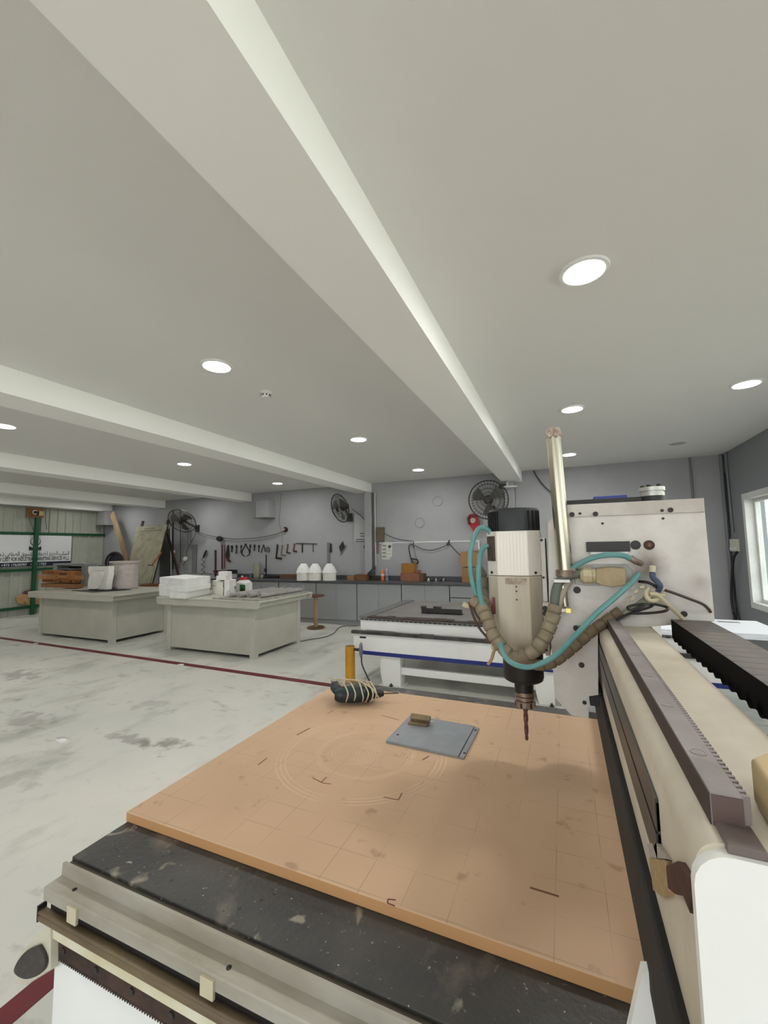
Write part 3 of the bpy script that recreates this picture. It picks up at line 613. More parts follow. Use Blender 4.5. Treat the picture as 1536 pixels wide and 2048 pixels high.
# mount plate on the right of the spindle
def sbox(name, x0, y0, x1, y1, d0, d1, m, par, bev=.0015):
    a, c = aY(x0, y0, SY+d0), aY(x1, y1, SY+d0); return MB().box(a.x, c.x, SY+d0, SY+d1, c.z, a.z).build(name, m, par, smooth=False, bevel=bev)
mp_ = sbox('mount_plate', 1080, 1076, 1101, 1312, -.062, .09, M_plate, rt)
sbox('mount_back', 1101.5, 1076, 1107, 1312, -.045, .09, mat('mount_dark', (40, 38, 37), .5), rt)
cl = sbox('clamp_block', 1085, 1205, 1106, 1234, -.085, -.062, M_plate, rt)
for (x, y) in ((1090, 1217), (1090, 1227)):
    c = aY(x, y, SY-.086); MB().lathe([(.0095, 0), (.0085, .002)], c, (0,-1,0), n=14).build('clamp_bolt', M_black, cl)
for (x, y, r) in ((1083, 1080, 3), (1087, 1155, 2.5), (1093, 1300, 2.5)):
    c = aY(x, y, SY-.0625); MB().lathe([(pxs(r, c), 0), (pxs(r, c), .001)], c, (0,-1,0), n=10).build('screw_hole', M_black, mp_)
# ---------------- hoses and wiring
M_teal = mat('teal_hose', (90, 145, 146), .4, col2=(112, 160, 158), scale=10)
M_wrap = mat('spiral_wrap', (150, 138, 116), .6, col2=(128, 114, 92), scale=30)
M_wrapb = mat('brown_wrap', (124, 108, 84), .6, col2=(104, 88, 66), scale=30)
M_gryh = mat('grey_conduit', (100, 106, 96), .55)
M_cable = mat('black_cable', (24, 23, 23), .45)
M_ivory = mat('ivory_connector', (206, 194, 164), .5)
def hose(name, pts, rpx, m, n=10, k=8):
    P = [aY(x, y, yy) for x, y, yy in pts]; r = pxs(rpx, P[len(P)//2]); return MB().tube(catmull(P, k), r, n).build(name, m, rt)
def wrap(name, pts, rpx, m, pitch=.034):
    P = catmull([aY(x, y, yy) for x, y, yy in pts], 24); r = pxs(rpx, P[len(P)//2])
    # resample evenly, overlap steps like spiral wrap
    seg = [0]
    for i in range(1, len(P)): seg.append(seg[-1]+(P[i]-P[i-1]).length)
    T = seg[-1]; step = pitch/8; N_ = int(T/step); out = []; rad = []; j = 0
    for i in range(N_+1):
        s = i*step
        while j < len(P)-2 and seg[j+1] < s: j += 1
        t = (s-seg[j])/max(1e-9, seg[j+1]-seg[j]); out.append(P[j].lerp(P[j+1], t)); ph = (i % 8)
        rad.append(r*(.80 if ph == 0 else .98+.04*ph/8))
    return MB().tube(out, rad, 12).build(name, m, rt, smooth=True, angle=30)
YA, YF = YC-.02, YC-.10
hose('air_hose', [(984, 1082, SY-.06), (982, 1068, SY-.06), (972, 1057, SY-.07), (957, 1058, SY-.08), (945, 1085, SY-.09), (940, 1120, SY-.1), (944, 1160, SY-.11), (954, 1192, SY-.12), (964, 1215, SY-.13)], 5, M_teal)
hose('air_hose', [(984, 1094, SY-.06), (973, 1092, SY-.07), (963, 1102, SY-.08), (958, 1125, SY-.1), (957, 1160, SY-.12), (962, 1200, SY-.14), (974, 1245, SY-.15)], 5, M_teal)
hose('air_hose', [(1000, 1285, YF-.06), (1006, 1305, YF-.06), (1018, 1322, YF-.07), (1038, 1332, YF-.08), (1060, 1334, YF-.08), (1085, 1326, YF-.08), (1115, 1308, YF-.07), (1150, 1272, YF-.05), (1190, 1230, YF-.03), (1230, 1195, YF), (1260, 1168, YC-.06), (1277, 1148, YC-.03)], 5.5, M_teal)
hose('air_hose', [(1140, 1141, YA-.02), (1158, 1128, YA-.03), (1185, 1116, YA-.04), (1215, 1110, YA-.04), (1245, 1111, YA-.03), (1262, 1118, YA-.02)], 5.5, M_teal)
hose('hose_fitting', [(1260, 1115, YA-.02), (1270, 1122, YA-.02), (1282, 1127, YA)], 6, mat('worn_fitting', (150, 136, 124), .45), n=12)
c = aY(980, 1092, SY-.06); MB().rbox(c, (.02, .02, .03), .3).tube([c+Vector((-.004,0,.012)), c+Vector((.012,0,.012))], .009, 12).build('fitting_elbow', M_black, rt, smooth=False, bevel=.002)
wrap('cable_bundle', [(945, 1198, SY-.12), (962, 1212, SY-.13), (975, 1240, SY-.15), (986, 1268, SY-.17), (1002, 1292, SY-.18), (1022, 1311, SY-.19), (1046, 1319, SY-.18)], 13, M_wrap)
wrap('cable_bundle', [(1040, 1318, SY-.19), (1062, 1306, SY-.2), (1083, 1285, SY-.19), (1097, 1258, SY-.17), (1106, 1232, SY-.16), (1111, 1212, SY-.15)], 14, M_wrap)
wrap('cable_bundle', [(1048, 1320, SY-.19), (1075, 1330, SY-.2), (1105, 1325, SY-.2), (1140, 1300, SY-.19), (1180, 1265, SY-.17), (1215, 1240, SY-.15), (1242, 1222, SY-.14)], 11, M_wrapb)
wrap('cable_bundle', [(1150, 1290, SY-.16), (1200, 1252, SY-.14), (1235, 1236, SY-.13), (1262, 1222, SY-.12), (1285, 1206, SY-.10), (1300, 1190, SY-.1)], 8, mat('green_grey_wrap', (146, 148, 132), .6))
wrap('cable_bundle', [(953, 1200, SY-.10), (968, 1200, SY-.08), (982, 1222, SY-.06), (992, 1246, SY-.06)], 8, M_wrap, .016)
wrap('cable_bundle', [(950, 1135, SY), (962, 1150, SY), (968, 1180, SY-.02), (978, 1205, SY-.03), (990, 1232, SY-.05)], 12, mat('grey_wrap', (132, 128, 114), .6, col2=(112, 108, 96), scale=20), .05)
hose('grey_hose', [(1108, 1216, SY-.15), (1110, 1196, SY-.15), (1114, 1175, SY-.14), (1124, 1158, SY-.14), (1142, 1150, SY-.14), (1160, 1147, SY-.13)], 9, M_gryh, 12)
hose('grey_hose', [(1116, 1216, SY-.14), (1121, 1196, SY-.14), (1130, 1175, SY-.13), (1140, 1160, SY-.13)], 7, mat('beige_sleeve', (166, 154, 138), .6), 12)
hose('thin_cable', [(938, 1204, SY-.12), (944, 1225, SY-.12), (956, 1252, SY-.13), (972, 1272, SY-.15), (988, 1283, SY-.16)], 2.5, mat('brown_cable', (82, 62, 50), .5))
hose('thin_cable', [(942, 1202, SY-.11), (952, 1228, SY-.12), (968, 1250, SY-.13), (984, 1262, SY-.15)], 2.5, mat('brown_cable', (82, 62, 50), .5))
hose('thin_cable', [(996, 1288, SY-.17), (988, 1302, SY-.17), (983, 1318, SY-.17), (976, 1329, SY-.17)], 3.2, mat('tan_tie', (166, 136, 100), .6))
hose('wire_plug', [(926, 1208, SY-.1), (936, 1212, SY-.1), (946, 1206, SY-.11)], 5, M_ivory, 10)
hose('thin_cable', [(970, 1279, SY-.16), (978, 1283, SY-.165), (990, 1282, SY-.17)], 3, mat('brown_cable', (82, 62, 50), .5))
# loops and wires in front of the plate
hose('black_loop', [(1232, 1240, YC-.12), (1262, 1226, YC-.12), (1300, 1214, YC-.1), (1304, 1208, YC-.09), (1290, 1210, YC-.12), (1262, 1220, YC-.13), (1256, 1214, YC-.12), (1276, 1209, YC-.1), (1310, 1209, YC-.1), (1334, 1215, YC-.12), (1330, 1222, YC-.14), (1300, 1226, YC-.14), (1264, 1227, YC-.14)], 2.6, M_cable, 8, 10)
hose('black_lead', [(1278, 1163, YC-.03), (1296, 1165, YC-.05), (1310, 1172, YC-.05), (1318, 1180, YC-.04)], 3, M_cable)
hose('black_lead', [(1326, 1179, YC-.03), (1350, 1187, YC-.04), (1380, 1198, YC-.04), (1405, 1208, YC-.03), (1416, 1217, YC-.015), (1421, 1224, YC-.005)], 2.8, mat('brown_lead', (66, 58, 50), .5))
hose('probe_plug', [(1305, 1132, YC-.02), (1305, 1145, YC-.025)], 6, M_ivory, 14)
hose('probe_cable', [(1305, 1145, YC-.025), (1306, 1155, YC-.04), (1314, 1163, YC-.05), (1320, 1172, YC-.05), (1316, 1182, YC-.04)], 5.5, mat('navy_sleeve', (70, 84, 112), .5))
hose('cream_cable', [(1300, 1188, YC-.06), (1316, 1190, YC-.06), (1332, 1206, YC-.05), (1350, 1222, YC-.03), (1368, 1240, YC-.01)], 4, mat('cream_cable', (206, 194, 160), .5))
hose('cream_cable', [(1292, 1182, YC-.05), (1294, 1195, YC-.06), (1304, 1202, YC-.06), (1316, 1198, YC-.05)], 4.5, mat('cream_cable', (206, 194, 160), .5))
random.seed(4)
for (x, y) in ((1272, 1184), (1284, 1175), (1296, 1178), (1306, 1178), (1324, 1178), (1325, 1190), (1300, 1194), (1264, 1196), (1256, 1206), (1310, 1204)):
    c = C(x, y, -.04); s = pxs(8, c); R3 = Matrix.Rotation(random.uniform(-.9, .9), 3, 'Y')@Matrix.Rotation(random.uniform(-.5, .5), 3, 'X')
    MB().rbox(c, (s, s*.7, s*.6), R3).rbox(c+R3@Vector((s*.35, 0, s*.25)), (s*.35, s*.5, s*.7), R3).build('wire_terminal', M_ivory, rt, smooth=False, bevel=.001)
# ------------------------------------------------------------------ board, plate and drill on the near machine
def mdf_mat(ox, oy):
    m = bpy.data.materials.new('scored_fibreboard'); m.use_nodes = True; nt = m.node_tree; N = nt.nodes; L = nt.links; b = N['Principled BSDF']
    geo = N.new('ShaderNodeTexCoord'); P = geo.outputs['Object']
    sx = N.new('ShaderNodeSeparateXYZ'); L.new(P, sx.inputs[0])
    def math_(op, a, c=None, d=None):
        q = N.new('ShaderNodeMath'); q.operation = op
        for i, v in enumerate((a, c, d)):
            if v is None: continue
            if isinstance(v, (int, float)): q.inputs[i].default_value = v
            else: L.new(v, q.inputs[i])
        return q.outputs[0]
    def noise(sc, lo, hi, det=4):
        n = N.new('ShaderNodeTexNoise'); n.inputs['Scale'].default_value = sc; n.inputs['Detail'].default_value = det; L.new(P, n.inputs['Vector'])
        r = N.new('ShaderNodeMapRange'); r.inputs['From Min'].default_value = lo; r.inputs['From Max'].default_value = hi; L.new(n.outputs['Fac'], r.inputs['Value']); return r.outputs[0]
    def line(v, pitch, off, wdt):                      # 1 on a scored line
        t = math_('MODULO', math_('ADD', v, off+100*pitch), pitch)
        t = math_('ABSOLUTE', math_('SUBTRACT', t, pitch/2)); return math_('GREATER_THAN', t, pitch/2-wdt)
    X, Y = sx.outputs[0], sx.outputs[1]
    g = math_('MAXIMUM', line(X, .108, .057+ox, .0008), line(Y, .1045, -1.263+oy, .0008))
    g = math_('MULTIPLY', g, noise(5, .42, .58))
    def rings(cx, cy, r0, r1, pitch, wdt):
        dx = math_('SUBTRACT', X, cx-ox); dy = math_('SUBTRACT', Y, cy-oy)
        d = math_('SQRT', math_('ADD', math_('MULTIPLY', dx, dx), math_('MULTIPLY', dy, dy)))
        inr = math_('MULTIPLY', math_('GREATER_THAN', d, r0), math_('LESS_THAN', d, r1))
        t = math_('MODULO', d, pitch); t = math_('LESS_THAN', math_('ABSOLUTE', math_('SUBTRACT', t, pitch/2)), wdt)
        return math_('MULTIPLY', inr, t)
    e = rings(-.775, 1.545, .295, .345, .017, .0022)
    e = math_('MAXIMUM', e, rings(-.765, 1.56, .175, .20, .0085, .0018))
    e = math_('MAXIMUM', e, rings(-.80, 1.55, .0, .105, .0115, .0018))
    e = math_('MAXIMUM', e, rings(-.70, 1.58, .0, .13, .0125, .0018))
    e = math_('MULTIPLY', e, noise(7, .3, .6))
    def mixc(f, a, c):
        x = N.new('ShaderNodeMix'); x.data_type = 'RGBA'; L.new(f, x.inputs['Factor'])
        if isinstance(a, tuple): x.inputs['A'].default_value = a
        else: L.new(a, x.inputs['A'])
        x.inputs['B'].default_value = c; return x.outputs['Result']
    c = mixc(noise(2.5, .3, .7), srgb(194, 161, 130), srgb(206, 174, 142))
    c = mixc(math_('MULTIPLY', noise(16, .64, .74, 6), .45), c, srgb(142, 108, 82))
    c = mixc(math_('MULTIPLY', g, .55), c, srgb(126, 98, 76))
    c = mixc(math_('MULTIPLY', e, .55), c, srgb(226, 198, 168))
    # the brown edge band and dark cut marks
    edge = math_('LESS_THAN', sx.outputs[2], .0275)
    c = mixc(edge, c, srgb(194, 146, 98))
    L.new(c, b.inputs['Base Color']); b.inputs['Roughness'].default_value = .7
    bp = N.new('ShaderNodeBump'); bp.inputs['Strength'].default_value = .5; bp.inputs['Distance'].default_value = .002; bp.invert = True
    L.new(math_('MAXIMUM', g, e), bp.inputs['Height']); L.new(bp.outputs[0], b.inputs['Normal'])
    return m
bx0, bx1, by0, by1 = -1.302, 1.2, .942, 2.243
M_mdf = mdf_mat((bx0+bx1)/2, (by0+by1)/2)
bd = tag(MB().box(bx0, bx1, by0, by1, .7325, .762).build('fibreboard_sheet', M_mdf, smooth=False, bevel=.003), 'tan fibreboard sheet scored with circles lying on the near machine bed', 'board')
M_mark = mat('pencil_brown', (120, 84, 58), .8)
def stroke(name, pts, wd, m=M_mark):
    b = MB(); P = [aZ(x, y, .7622) for x, y in pts]
    for i in range(len(P)-1):
        d = (P[i+1]-P[i]); d.z = 0; nrm = Vector((-d.y, d.x, 0)).normalized()*wd/2
        b.poly([P[i]-nrm*.5, P[i]+nrm*.5, P[i+1]+nrm*.5, P[i+1]-nrm*.5], (0, 0, .0002))
    return b.build(name, m, bd, smooth=False)
for pts, wd in (([(625, 1556), (646, 1566), (662, 1568)], .008), ([(653, 1554), (642, 1565)], .008), ([(594, 1470), (620, 1456)], .014), ([(764, 1431), (798, 1440)], .008), ([(845, 1520), (858, 1512)], .012), ([(767, 1594), (797, 1600), (804, 1586)], .008), ([(516, 1530), (534, 1516)], .01), ([(655, 1427), (668, 1420)], .006), ([(1060, 1775), (1118, 1793)], .012)):
    stroke('cut_mark', pts, wd)
stroke('red_mark', [(792, 1800), (776, 1798), (775, 1806), (790, 1812)], .006, M_red)
# sheet metal plate with a handle
pl = thing('metal_plate', 'square grey metal cover plate with a small handle on the fibreboard', 'metal plate', (-.55, 1.79, .762))
M_gal = mat('grey_sheet', (146, 150, 156), .45, .35, col2=(136, 140, 145), scale=12)
q = [(-.722, 1.662), (-.412, 1.647), (-.407, 1.938), (-.716, 1.955)]
MB().poly([(x, y, .762) for x, y in q], (0, 0, .011)).build('sheet', M_gal, pl, smooth=False, bevel=.0015)
MB().poly([(x, y, .762) for x, y in ((-.409, 1.647), (-.389, 1.643), (-.383, 1.927), (-.404, 1.938))], (0, 0, .0085)).build('folded_edge', M_gal, pl, smooth=False, bevel=.0015)
for (x, y) in ((-.70, 1.925), (-.695, 1.73), (-.395, 1.68), (-.395, 1.90)):
    MB().lathe([(.006, 0), (.006, .0008)], (x, y, .773 if x < -.5 else .7705), n=12).build('rivet_hole', M_black, pl)
M_hand = mat('bronze_handle', (140, 122, 90), .5, .3, col2=(116, 98, 72), scale=30)
MB().box(-.69, -.60, 1.845, 1.885, .773, .781).build('handle_base', M_hand, pl, smooth=False, bevel=.002)
MB().poly([(-.685, y, z) for y, z in ((1.868, .78), (1.862, .795), (1.866, .808), (1.878, .812), (1.888, .805), (1.882, .795), (1.878, .78))], (.092, 0, 0)).build('handle_grip', M_hand, pl, smooth=False, bevel=.002)
MB().rbox((-.585, 1.87, .783), (.016, .012, .02), .4).build('handle_clip', M_alu, pl, smooth=False, bevel=.001)
# power drill lying on its side with its cord wound round it
dr = thing('power_drill', 'dark green corded power drill lying on the fibreboard', 'drill', (-1.0, 2.0, .762))
M_drill = mat('drill_green', (26, 46, 50), .45, col2=(20, 36, 40), scale=20); M_drillb = mat('drill_black', (20, 20, 22), .45)
A = Vector((-1.125, 1.958, .8145)); Bv = Vector((-.955, 2.055, .809)); d = (Bv-A).normalized(); sd_ = Vector((-d.y, d.x, 0))
def along(t, s=0, z=0): return A+d*t+sd_*s+Vector((0, 0, z))
Lb = (Bv-A).length
MB().tube([along(-.012), along(0), along(.02), along(.09), along(.135), along(Lb-.04), along(Lb-.01)], [.022, .034, .040, .042, .040, .034, .028], 18).build('motor_housing', M_drill, dr)
MB().tube([along(Lb-.015), along(Lb+.0), along(Lb+.03), along(Lb+.05)], [.028, .024, .020, .012], 16).build('chuck', M_drillb, dr)
MB().tube([along(Lb+.05), along(Lb+.13)], .0035, 8).build('drill_bit', mat('bit_steel', (104, 84, 80), .35, .7), dr)
MB().tube(catmull([along(.03, .02, .0), along(.0, .06, .006), along(-.012, .10, .01), along(-.01, .13, .01)], 5), [.026]*10+[.024]*5+[.018], 14).build('handle', M_drill, dr)
MB().tube([along(.03, .055, .0), along(.045, .075, .004)], .01, 8).build('trigger', M_drillb, dr)
MB().tube([along(.155, .0, 0), along(.165, 0, 0)], .0415, 18).build('gear_seam', M_drillb, dr)
for k in range(5): MB().rbox(along(.03+k*.012, -.038, .01), (.004, .008, .02), math.atan2(d.y, d.x)).build('vent_slot', M_black, dr, smooth=False)
M_cord = mat('cord_cream', (190, 176, 148), .5)
random.seed(11)
cps = []
for k, t in enumerate((.02, .06, .105, .125, .15, .168)):
    w = random.uniform(-.012, .012)
    cps += [along(t-.02+w, .085+w, .02), along(t+.01, .03, .05+w*.4), along(t+.035-w, -.043, .022), along(t+.03, -.040, -.012), along(t+.02, .0, -.040), along(t+w, .06, -.034)]
MB().tube(catmull(cps, 6), .004, 7).build('cord', M_cord, dr)
cps = [along(-.01, .13, .01), along(-.03, .10, .04), along(-.01, .06, .062), along(.05, .03, .066), along(.10, .05, .055), along(.15, .0, .05), along(.19, -.035, .03), along(.215, -.03, -.01), along(.20, .02, .02), along(.15, .045, .05), along(.09, .07, .05), along(.03, .09, .05), along(-.02, .12, .03)]
MB().tube(catmull(cps, 7), .0042, 7).build('cord', M_cord, dr)
# ------------------------------------------------------------------ second machine
M_blue = mat('blue_band', (24, 40, 120), .4)
M_bed2 = mat('grey_bed', (128, 126, 126), .5, col2=(112, 104, 100), scale=3)
m2 = thing('cnc_table', 'second milling machine, a long white bed with a blue band, behind the near one', 'milling machine', (-.5, 5.2, 0))
F2, B2, L2, R2 = 4.46, 6.05, -2.25, 1.35
MB().box(-2.335, R2, F2, F2+.06, .35, .575).box(-2.335, -2.28, F2+.06, B2-.06, .35, .575).box(-2.335, R2, B2-.06, B2, .35, .575).build('frame', M_wht2, m2, smooth=False, bevel=.006)
bl = MB().box(-2.23, R2, F2-.004, F2+.01, .343, .385).build('blue_band', M_blue, m2, smooth=False)
MB().box(-2.35, R2, F2-.03, F2+.02, .578, .612).build('guide_rail', M_rail, m2, smooth=False, bevel=.003)
for k in range(26): 
    x = -2.1+k*.11; MB().lathe([(.006, 0), (.006, .001)], (x, F2-.030, .592), (0,-1,0), n=8).build('rail_screw', M_black, m2)
MB().box(L2, R2, F2+.02, B2, .62, .735).build('bed_side', M_wht2, m2, smooth=False, bevel=.004)
MB().box(L2, R2, F2-.0, B2+.02, .738, .765).build('bed_slab', M_bed2, m2, smooth=False, bevel=.003)
MB().box(L2-.02, L2+.12, F2, B2+.02, .765, .775).build('edge_trim', mat('bed_trim', (112, 112, 112), .45, .3), m2, smooth=False, bevel=.002)
random.seed(3); b = MB(); x = L2+.1
while x < .6:                                    # grimy swarf strip along the near bed edge
    w = random.uniform(.06, .16); b.box(x, x+w*1.05, F2-.012+random.uniform(-.008, .004), F2+.07+random.uniform(0, .08), .764, .770+random.uniform(0, .012)); x += w
b.build('grime_strip', mat('grime', (74, 60, 50), .8, col2=(44, 38, 34), scale=20), m2, smooth=False, bevel=.002)
b = MB(); x = L2+.02
while x < R2-.03: b.box(x, x+.035, F2-.003, F2+.03, .737, .75); x += .055
b.build('bed_notches', M_black, m2, smooth=False)['kind'] = 'stuff'
def leg2(xc, w):
    b = MB(); pts = []
    n = 10
    for k in range(n+1):                         # left outline bows outward like a barrel
        t = k/n; pts.append((xc-w/2-.035*math.sin(math.pi*t*.9), .012+t*.34))
    pts += [(xc+w/2+.005, .352), (xc+w/2+.005, .012)]
    b.poly([(x, F2+.03, z) for x, z in pts], (0, .16, 0)); l = b.build('leg', M_wht2, m2, smooth=False, bevel=.008)
    MB().box(xc-w/2-.05, xc+w/2+.03, F2+.0, F2+.22, 0, .012).build('foot_plate', M_wht2, l, smooth=False, bevel=.002)
    MB().lathe([(.02, 0), (.02, .01), (.011, .011), (.011, .03)], (xc, F2+.015, .012), n=12).build('anchor_bolt', M_dark, l)
leg2(-1.87, .21); leg2(-.18, .23)
for x in (1.05,): leg2(x, .22)
MB().box(-1.78, -.3, F2+.07, F2+.13, .135, .215).build('cross_bar', M_wht2, m2, smooth=False, bevel=.008)
MB().box(-.06, .94, F2+.07, F2+.13, .135, .215).build('cross_bar', M_wht2, m2, smooth=False, bevel=.008)
for x in (-1.95, -.1): MB().box(x-.03, x+.15, B2-.2, B2-.05, 0, .35).build('rear_leg', M_wht2, m2, smooth=False, bevel=.006)
MB().box(-2.25, -2.17, F2-.004, F2+.0, .525, .545).build('cable_port', M_black, m2, smooth=False)
lb = MB().box(-.30, -.12, F2-.006, F2+.004, .355, .395).build('name_label', M_blue, m2, smooth=False)
for k, w_ in enumerate((.02, .012, .03, .014, .022, .016)): MB().box(-.285+k*.025, -.285+k*.025+w_*.8, F2-.0068, F2-.0058, .368, .374+.006*(k % 3)).build('label_print', mat('print_white', (230, 230, 232), .5), lb, smooth=False)
# steel angle on the bed
an = thing('steel_angle', 'dark steel angle bar lying on the second machine bed', 'steel bar', (-.9, 5.1, .765))
p1, p2 = aZ(843, 1226, .768), aZ(924, 1230, .768)
MB().box(p1.x, p2.x, p1.y, p1.y+.012, .7655, .83).box(p1.x, p2.x, p1.y, p1.y+.07, .7655, .775).build('angle_bar', M_dark, an, smooth=False, bevel=.002)
MB().rbox((p1.x+.02, p1.y+.03, .835), (.07, .08, .03), .3).build('clamp_stub', M_dark, an, smooth=False, bevel=.004)
MB().rbox((p1.x+.19, p1.y+.05, .835), (.09, .06, .025), -.3).build('clamp_stub', M_dark, an, smooth=False, bevel=.004)
ws = thing('white_sheet_stack', 'stack of white plastic sheets by the window, beyond the cable chain', 'sheets', (1.1, 4.9, .775))
for k in range(3):
    MB().box(.62+k*.01, 1.70-k*.012, 4.44+k*.01, 5.22-k*.02, .767+k*.016, .782+k*.016).build('sheet', mat('white_sheet', (236, 238, 244), .5), ws, smooth=False, bevel=.003)
MB().box(1.33, 1.5, 5.0, 5.06, .812, .816).build('grey_strip', M_alu, ws, smooth=False)
# yellow post with bracket and cable
yp = thing('bollard_post', 'short yellow steel post at the corner of the second machine', 'post', (-2.24, 4.2, 0))
c = aY(700, 1292, 4.2); R = pxs(9.7, c)
MB().tube([(c.x, 4.2, 0), (c.x, 4.2, c.z-.003), (c.x, 4.2, c.z)], [R, R, R*.93], 24).build('post', mat('yellow_paint', (196, 142, 22), .45, col2=(180, 124, 20), scale=6), yp)
MB().lathe([(R*.94, 0), (R*.94, .002)], (c.x, 4.2, c.z-.001), n=24).build('top_cap', mat('yellow_dark', (120, 92, 34), .6), yp)
g = aY(722, 1300, 4.2); MB().tube([(c.x+R*.8, 4.2, g.z), (g.x, 4.2, g.z)], .016, 10).build('arm', M_dark, yp)
MB().sphere(g, (.02, .03, .085), 14, 8).build('valve_disc', mat('grey_blue', (110, 122, 134), .4, .4), yp)
P = [aY(723, 1310, 4.2), aY(724, 1328, 4.19), aY(732, 1348, 4.18), aY(742, 1368, 4.16), aY(752, 1392, 4.14)]
MB().tube(catmull(P, 6), .008, 8).build('cable', M_cable, yp)

# ------------------------------------------------------------------ benches
def bench(x0, x1, y0, y1, bx0, bx1, by0, by1, label):
    r = thing('work_bench', label, 'work bench', ((x0+x1)/2, (y0+y1)/2, 0))
    MB().box(x0, x1, y0, y1, .825, .85).build('bench_top', M_tbl, r, smooth=False, bevel=.004)
    rr = .045
    def apron(axis, pos, a, c, out):
        pr = [(a, .824), (a, .74+rr)]+[(a+rr-rr*math.cos(t), .74+rr-rr*math.sin(t)) for t in (math.pi/6, math.pi/3, math.pi/2)]
        pr += [(c-rr+rr*math.sin(t), .74+rr-rr*math.cos(t)) for t in (0, math.pi/6, math.pi/3)]+[(c, .74+rr), (c, .824)]
        if axis == 'x': MB().poly([(q, pos, z) for q, z in pr], (0, .02*out, 0)).build('apron', M_tbl, r, smooth=False)
        else: MB().poly([(pos, q, z) for q, z in pr], (.02*out, 0, 0)).build('apron', M_tbl, r, smooth=False)
    apron('x', y0+.004, x0+.004, x1-.004, 1); apron('y', x1-.10, y0+.03, y1-.01, -1); apron('x', y1-.004, x0+.004, x1-.004, -1)
    for (x, y) in ((bx0, by0), (bx1-.09, by0), (bx0, by1-.09), (bx1-.09, by1-.09)): MB().box(x, x+.09, y, y+.09, 0, .8245).build('leg', M_tbl, r, smooth=False, bevel=.003)
    MB().box(bx0+.091, bx1-.091, by0+.012, by0+.03, .05, .8245).build('front_panel', M_tbl, r, smooth=False)
    MB().box(bx1-.03, bx1-.012, by0+.091, by1-.091, .05, .8245).build('side_panel', M_tbl, r, smooth=False)
    MB().box(bx0+.091, bx1-.091, by1-.03, by1-.012, .05, .8245).build('back_panel', M_tbl, r, smooth=False)
    MB().box(bx0+.012, bx0+.03, by0+.091, by1-.091, .05, .8245).build('side_panel', M_tbl, r, smooth=False)
    return r
bench(-6.02, -3.96, 4.73, 6.08, -5.95, -4.17, 4.89, 6.03, 'grey wooden work bench carrying the white foam blocks')
bench(-9.45, -7.0, 4.68, 6.05, -9.38, -7.24, 4.85, 5.97, 'grey wooden work bench carrying the plaster torso')
T = .8505
# white foam block pile on the right bench
fb = [(-5.72, -5.10, 4.86, 5.36, 0, .115, 'bottom white foam block of the big pile on the bench'), (-5.28, -4.84, 4.80, 5.50, 0, .115, 'long white foam block under the front of the big pile'),
      (-5.78, -5.22, 4.84, 5.40, .116, .23, 'middle white foam block of the big pile on the bench'), (-5.21, -4.80, 4.79, 5.55, .116, .235, 'long white foam block at the middle right of the big pile'),
      (-5.74, -5.18, 4.86, 5.5, .236, .35, 'top left white foam block of the big pile'), (-5.17, -4.78, 4.84, 5.58, .236, .35, 'top right white foam block of the big pile')]
# the pile seen in the photograph: measured from pixels on the bench top
def on_bench(px, py, z=T): return aZ(px, py, z)
def fblock(p_l, p_c, p_r, z0, z1, label, m=M_foam, name='foam_block'):
    """block from its left, near and right bottom corners (pixels at height z0)"""
    a, b_, c_ = aZ(*p_l, T), aZ(*p_c, T), aZ(*p_r, T); d = a+c_-b_
    return tag(MB().poly([Vector((q.x, q.y, T+z0)) for q in (a, b_, c_, d)], (0, 0, z1-z0)).build(name, m, smooth=False, bevel=.003), label, 'foam block', 'white foam blocks on the bench')
fblock((318, 1192), (345, 1194), (372, 1186), 0, .105, 'bottom left foam block of the big white pile')
fblock((339, 1196), (369, 1198), (419, 1188), 0, .105, 'bottom right foam block of the big white pile')
fblock((317, 1192), (343, 1194.5), (372, 1186), .1065, .19, 'middle left foam block of the big white pile')
fblock((341, 1196), (370, 1199), (421, 1189), .1065, .19, 'middle right foam block of the big white pile')
fblock((318, 1191), (369, 1198), (420, 1188), .1915, .30, 'wide top foam block of the big white pile')
# smaller blocks
for (l, c_, r_, z0, z1, lab) in (((424, 1187), (446, 1191), (453, 1188), 0, .12, 'cream foam block at the foot of the small pile'), ((448, 1191), (458, 1191.5), (469, 1187), 0, .12, 'white foam block at the right foot of the small pile'),
      ((425, 1186), (445, 1190), (452, 1187), .1215, .21, 'foam block on the left second layer of the small pile'), ((448, 1190), (458, 1191), (472, 1186), .1215, .235, 'foam block on the right second layer of the small pile'),
      ((432, 1188), (452, 1190), (464, 1186), .2365, .30, 'narrow foam block near the top of the small pile'), ((436, 1187), (454, 1189), (463, 1186), .3015, .365, 'topmost foam block of the small pile')):
    fblock(l, c_, r_, z0, z1, lab, mat('cream_foam', (234, 232, 220), .8) if 'cream' in lab or 'left second' in lab else M_foam)
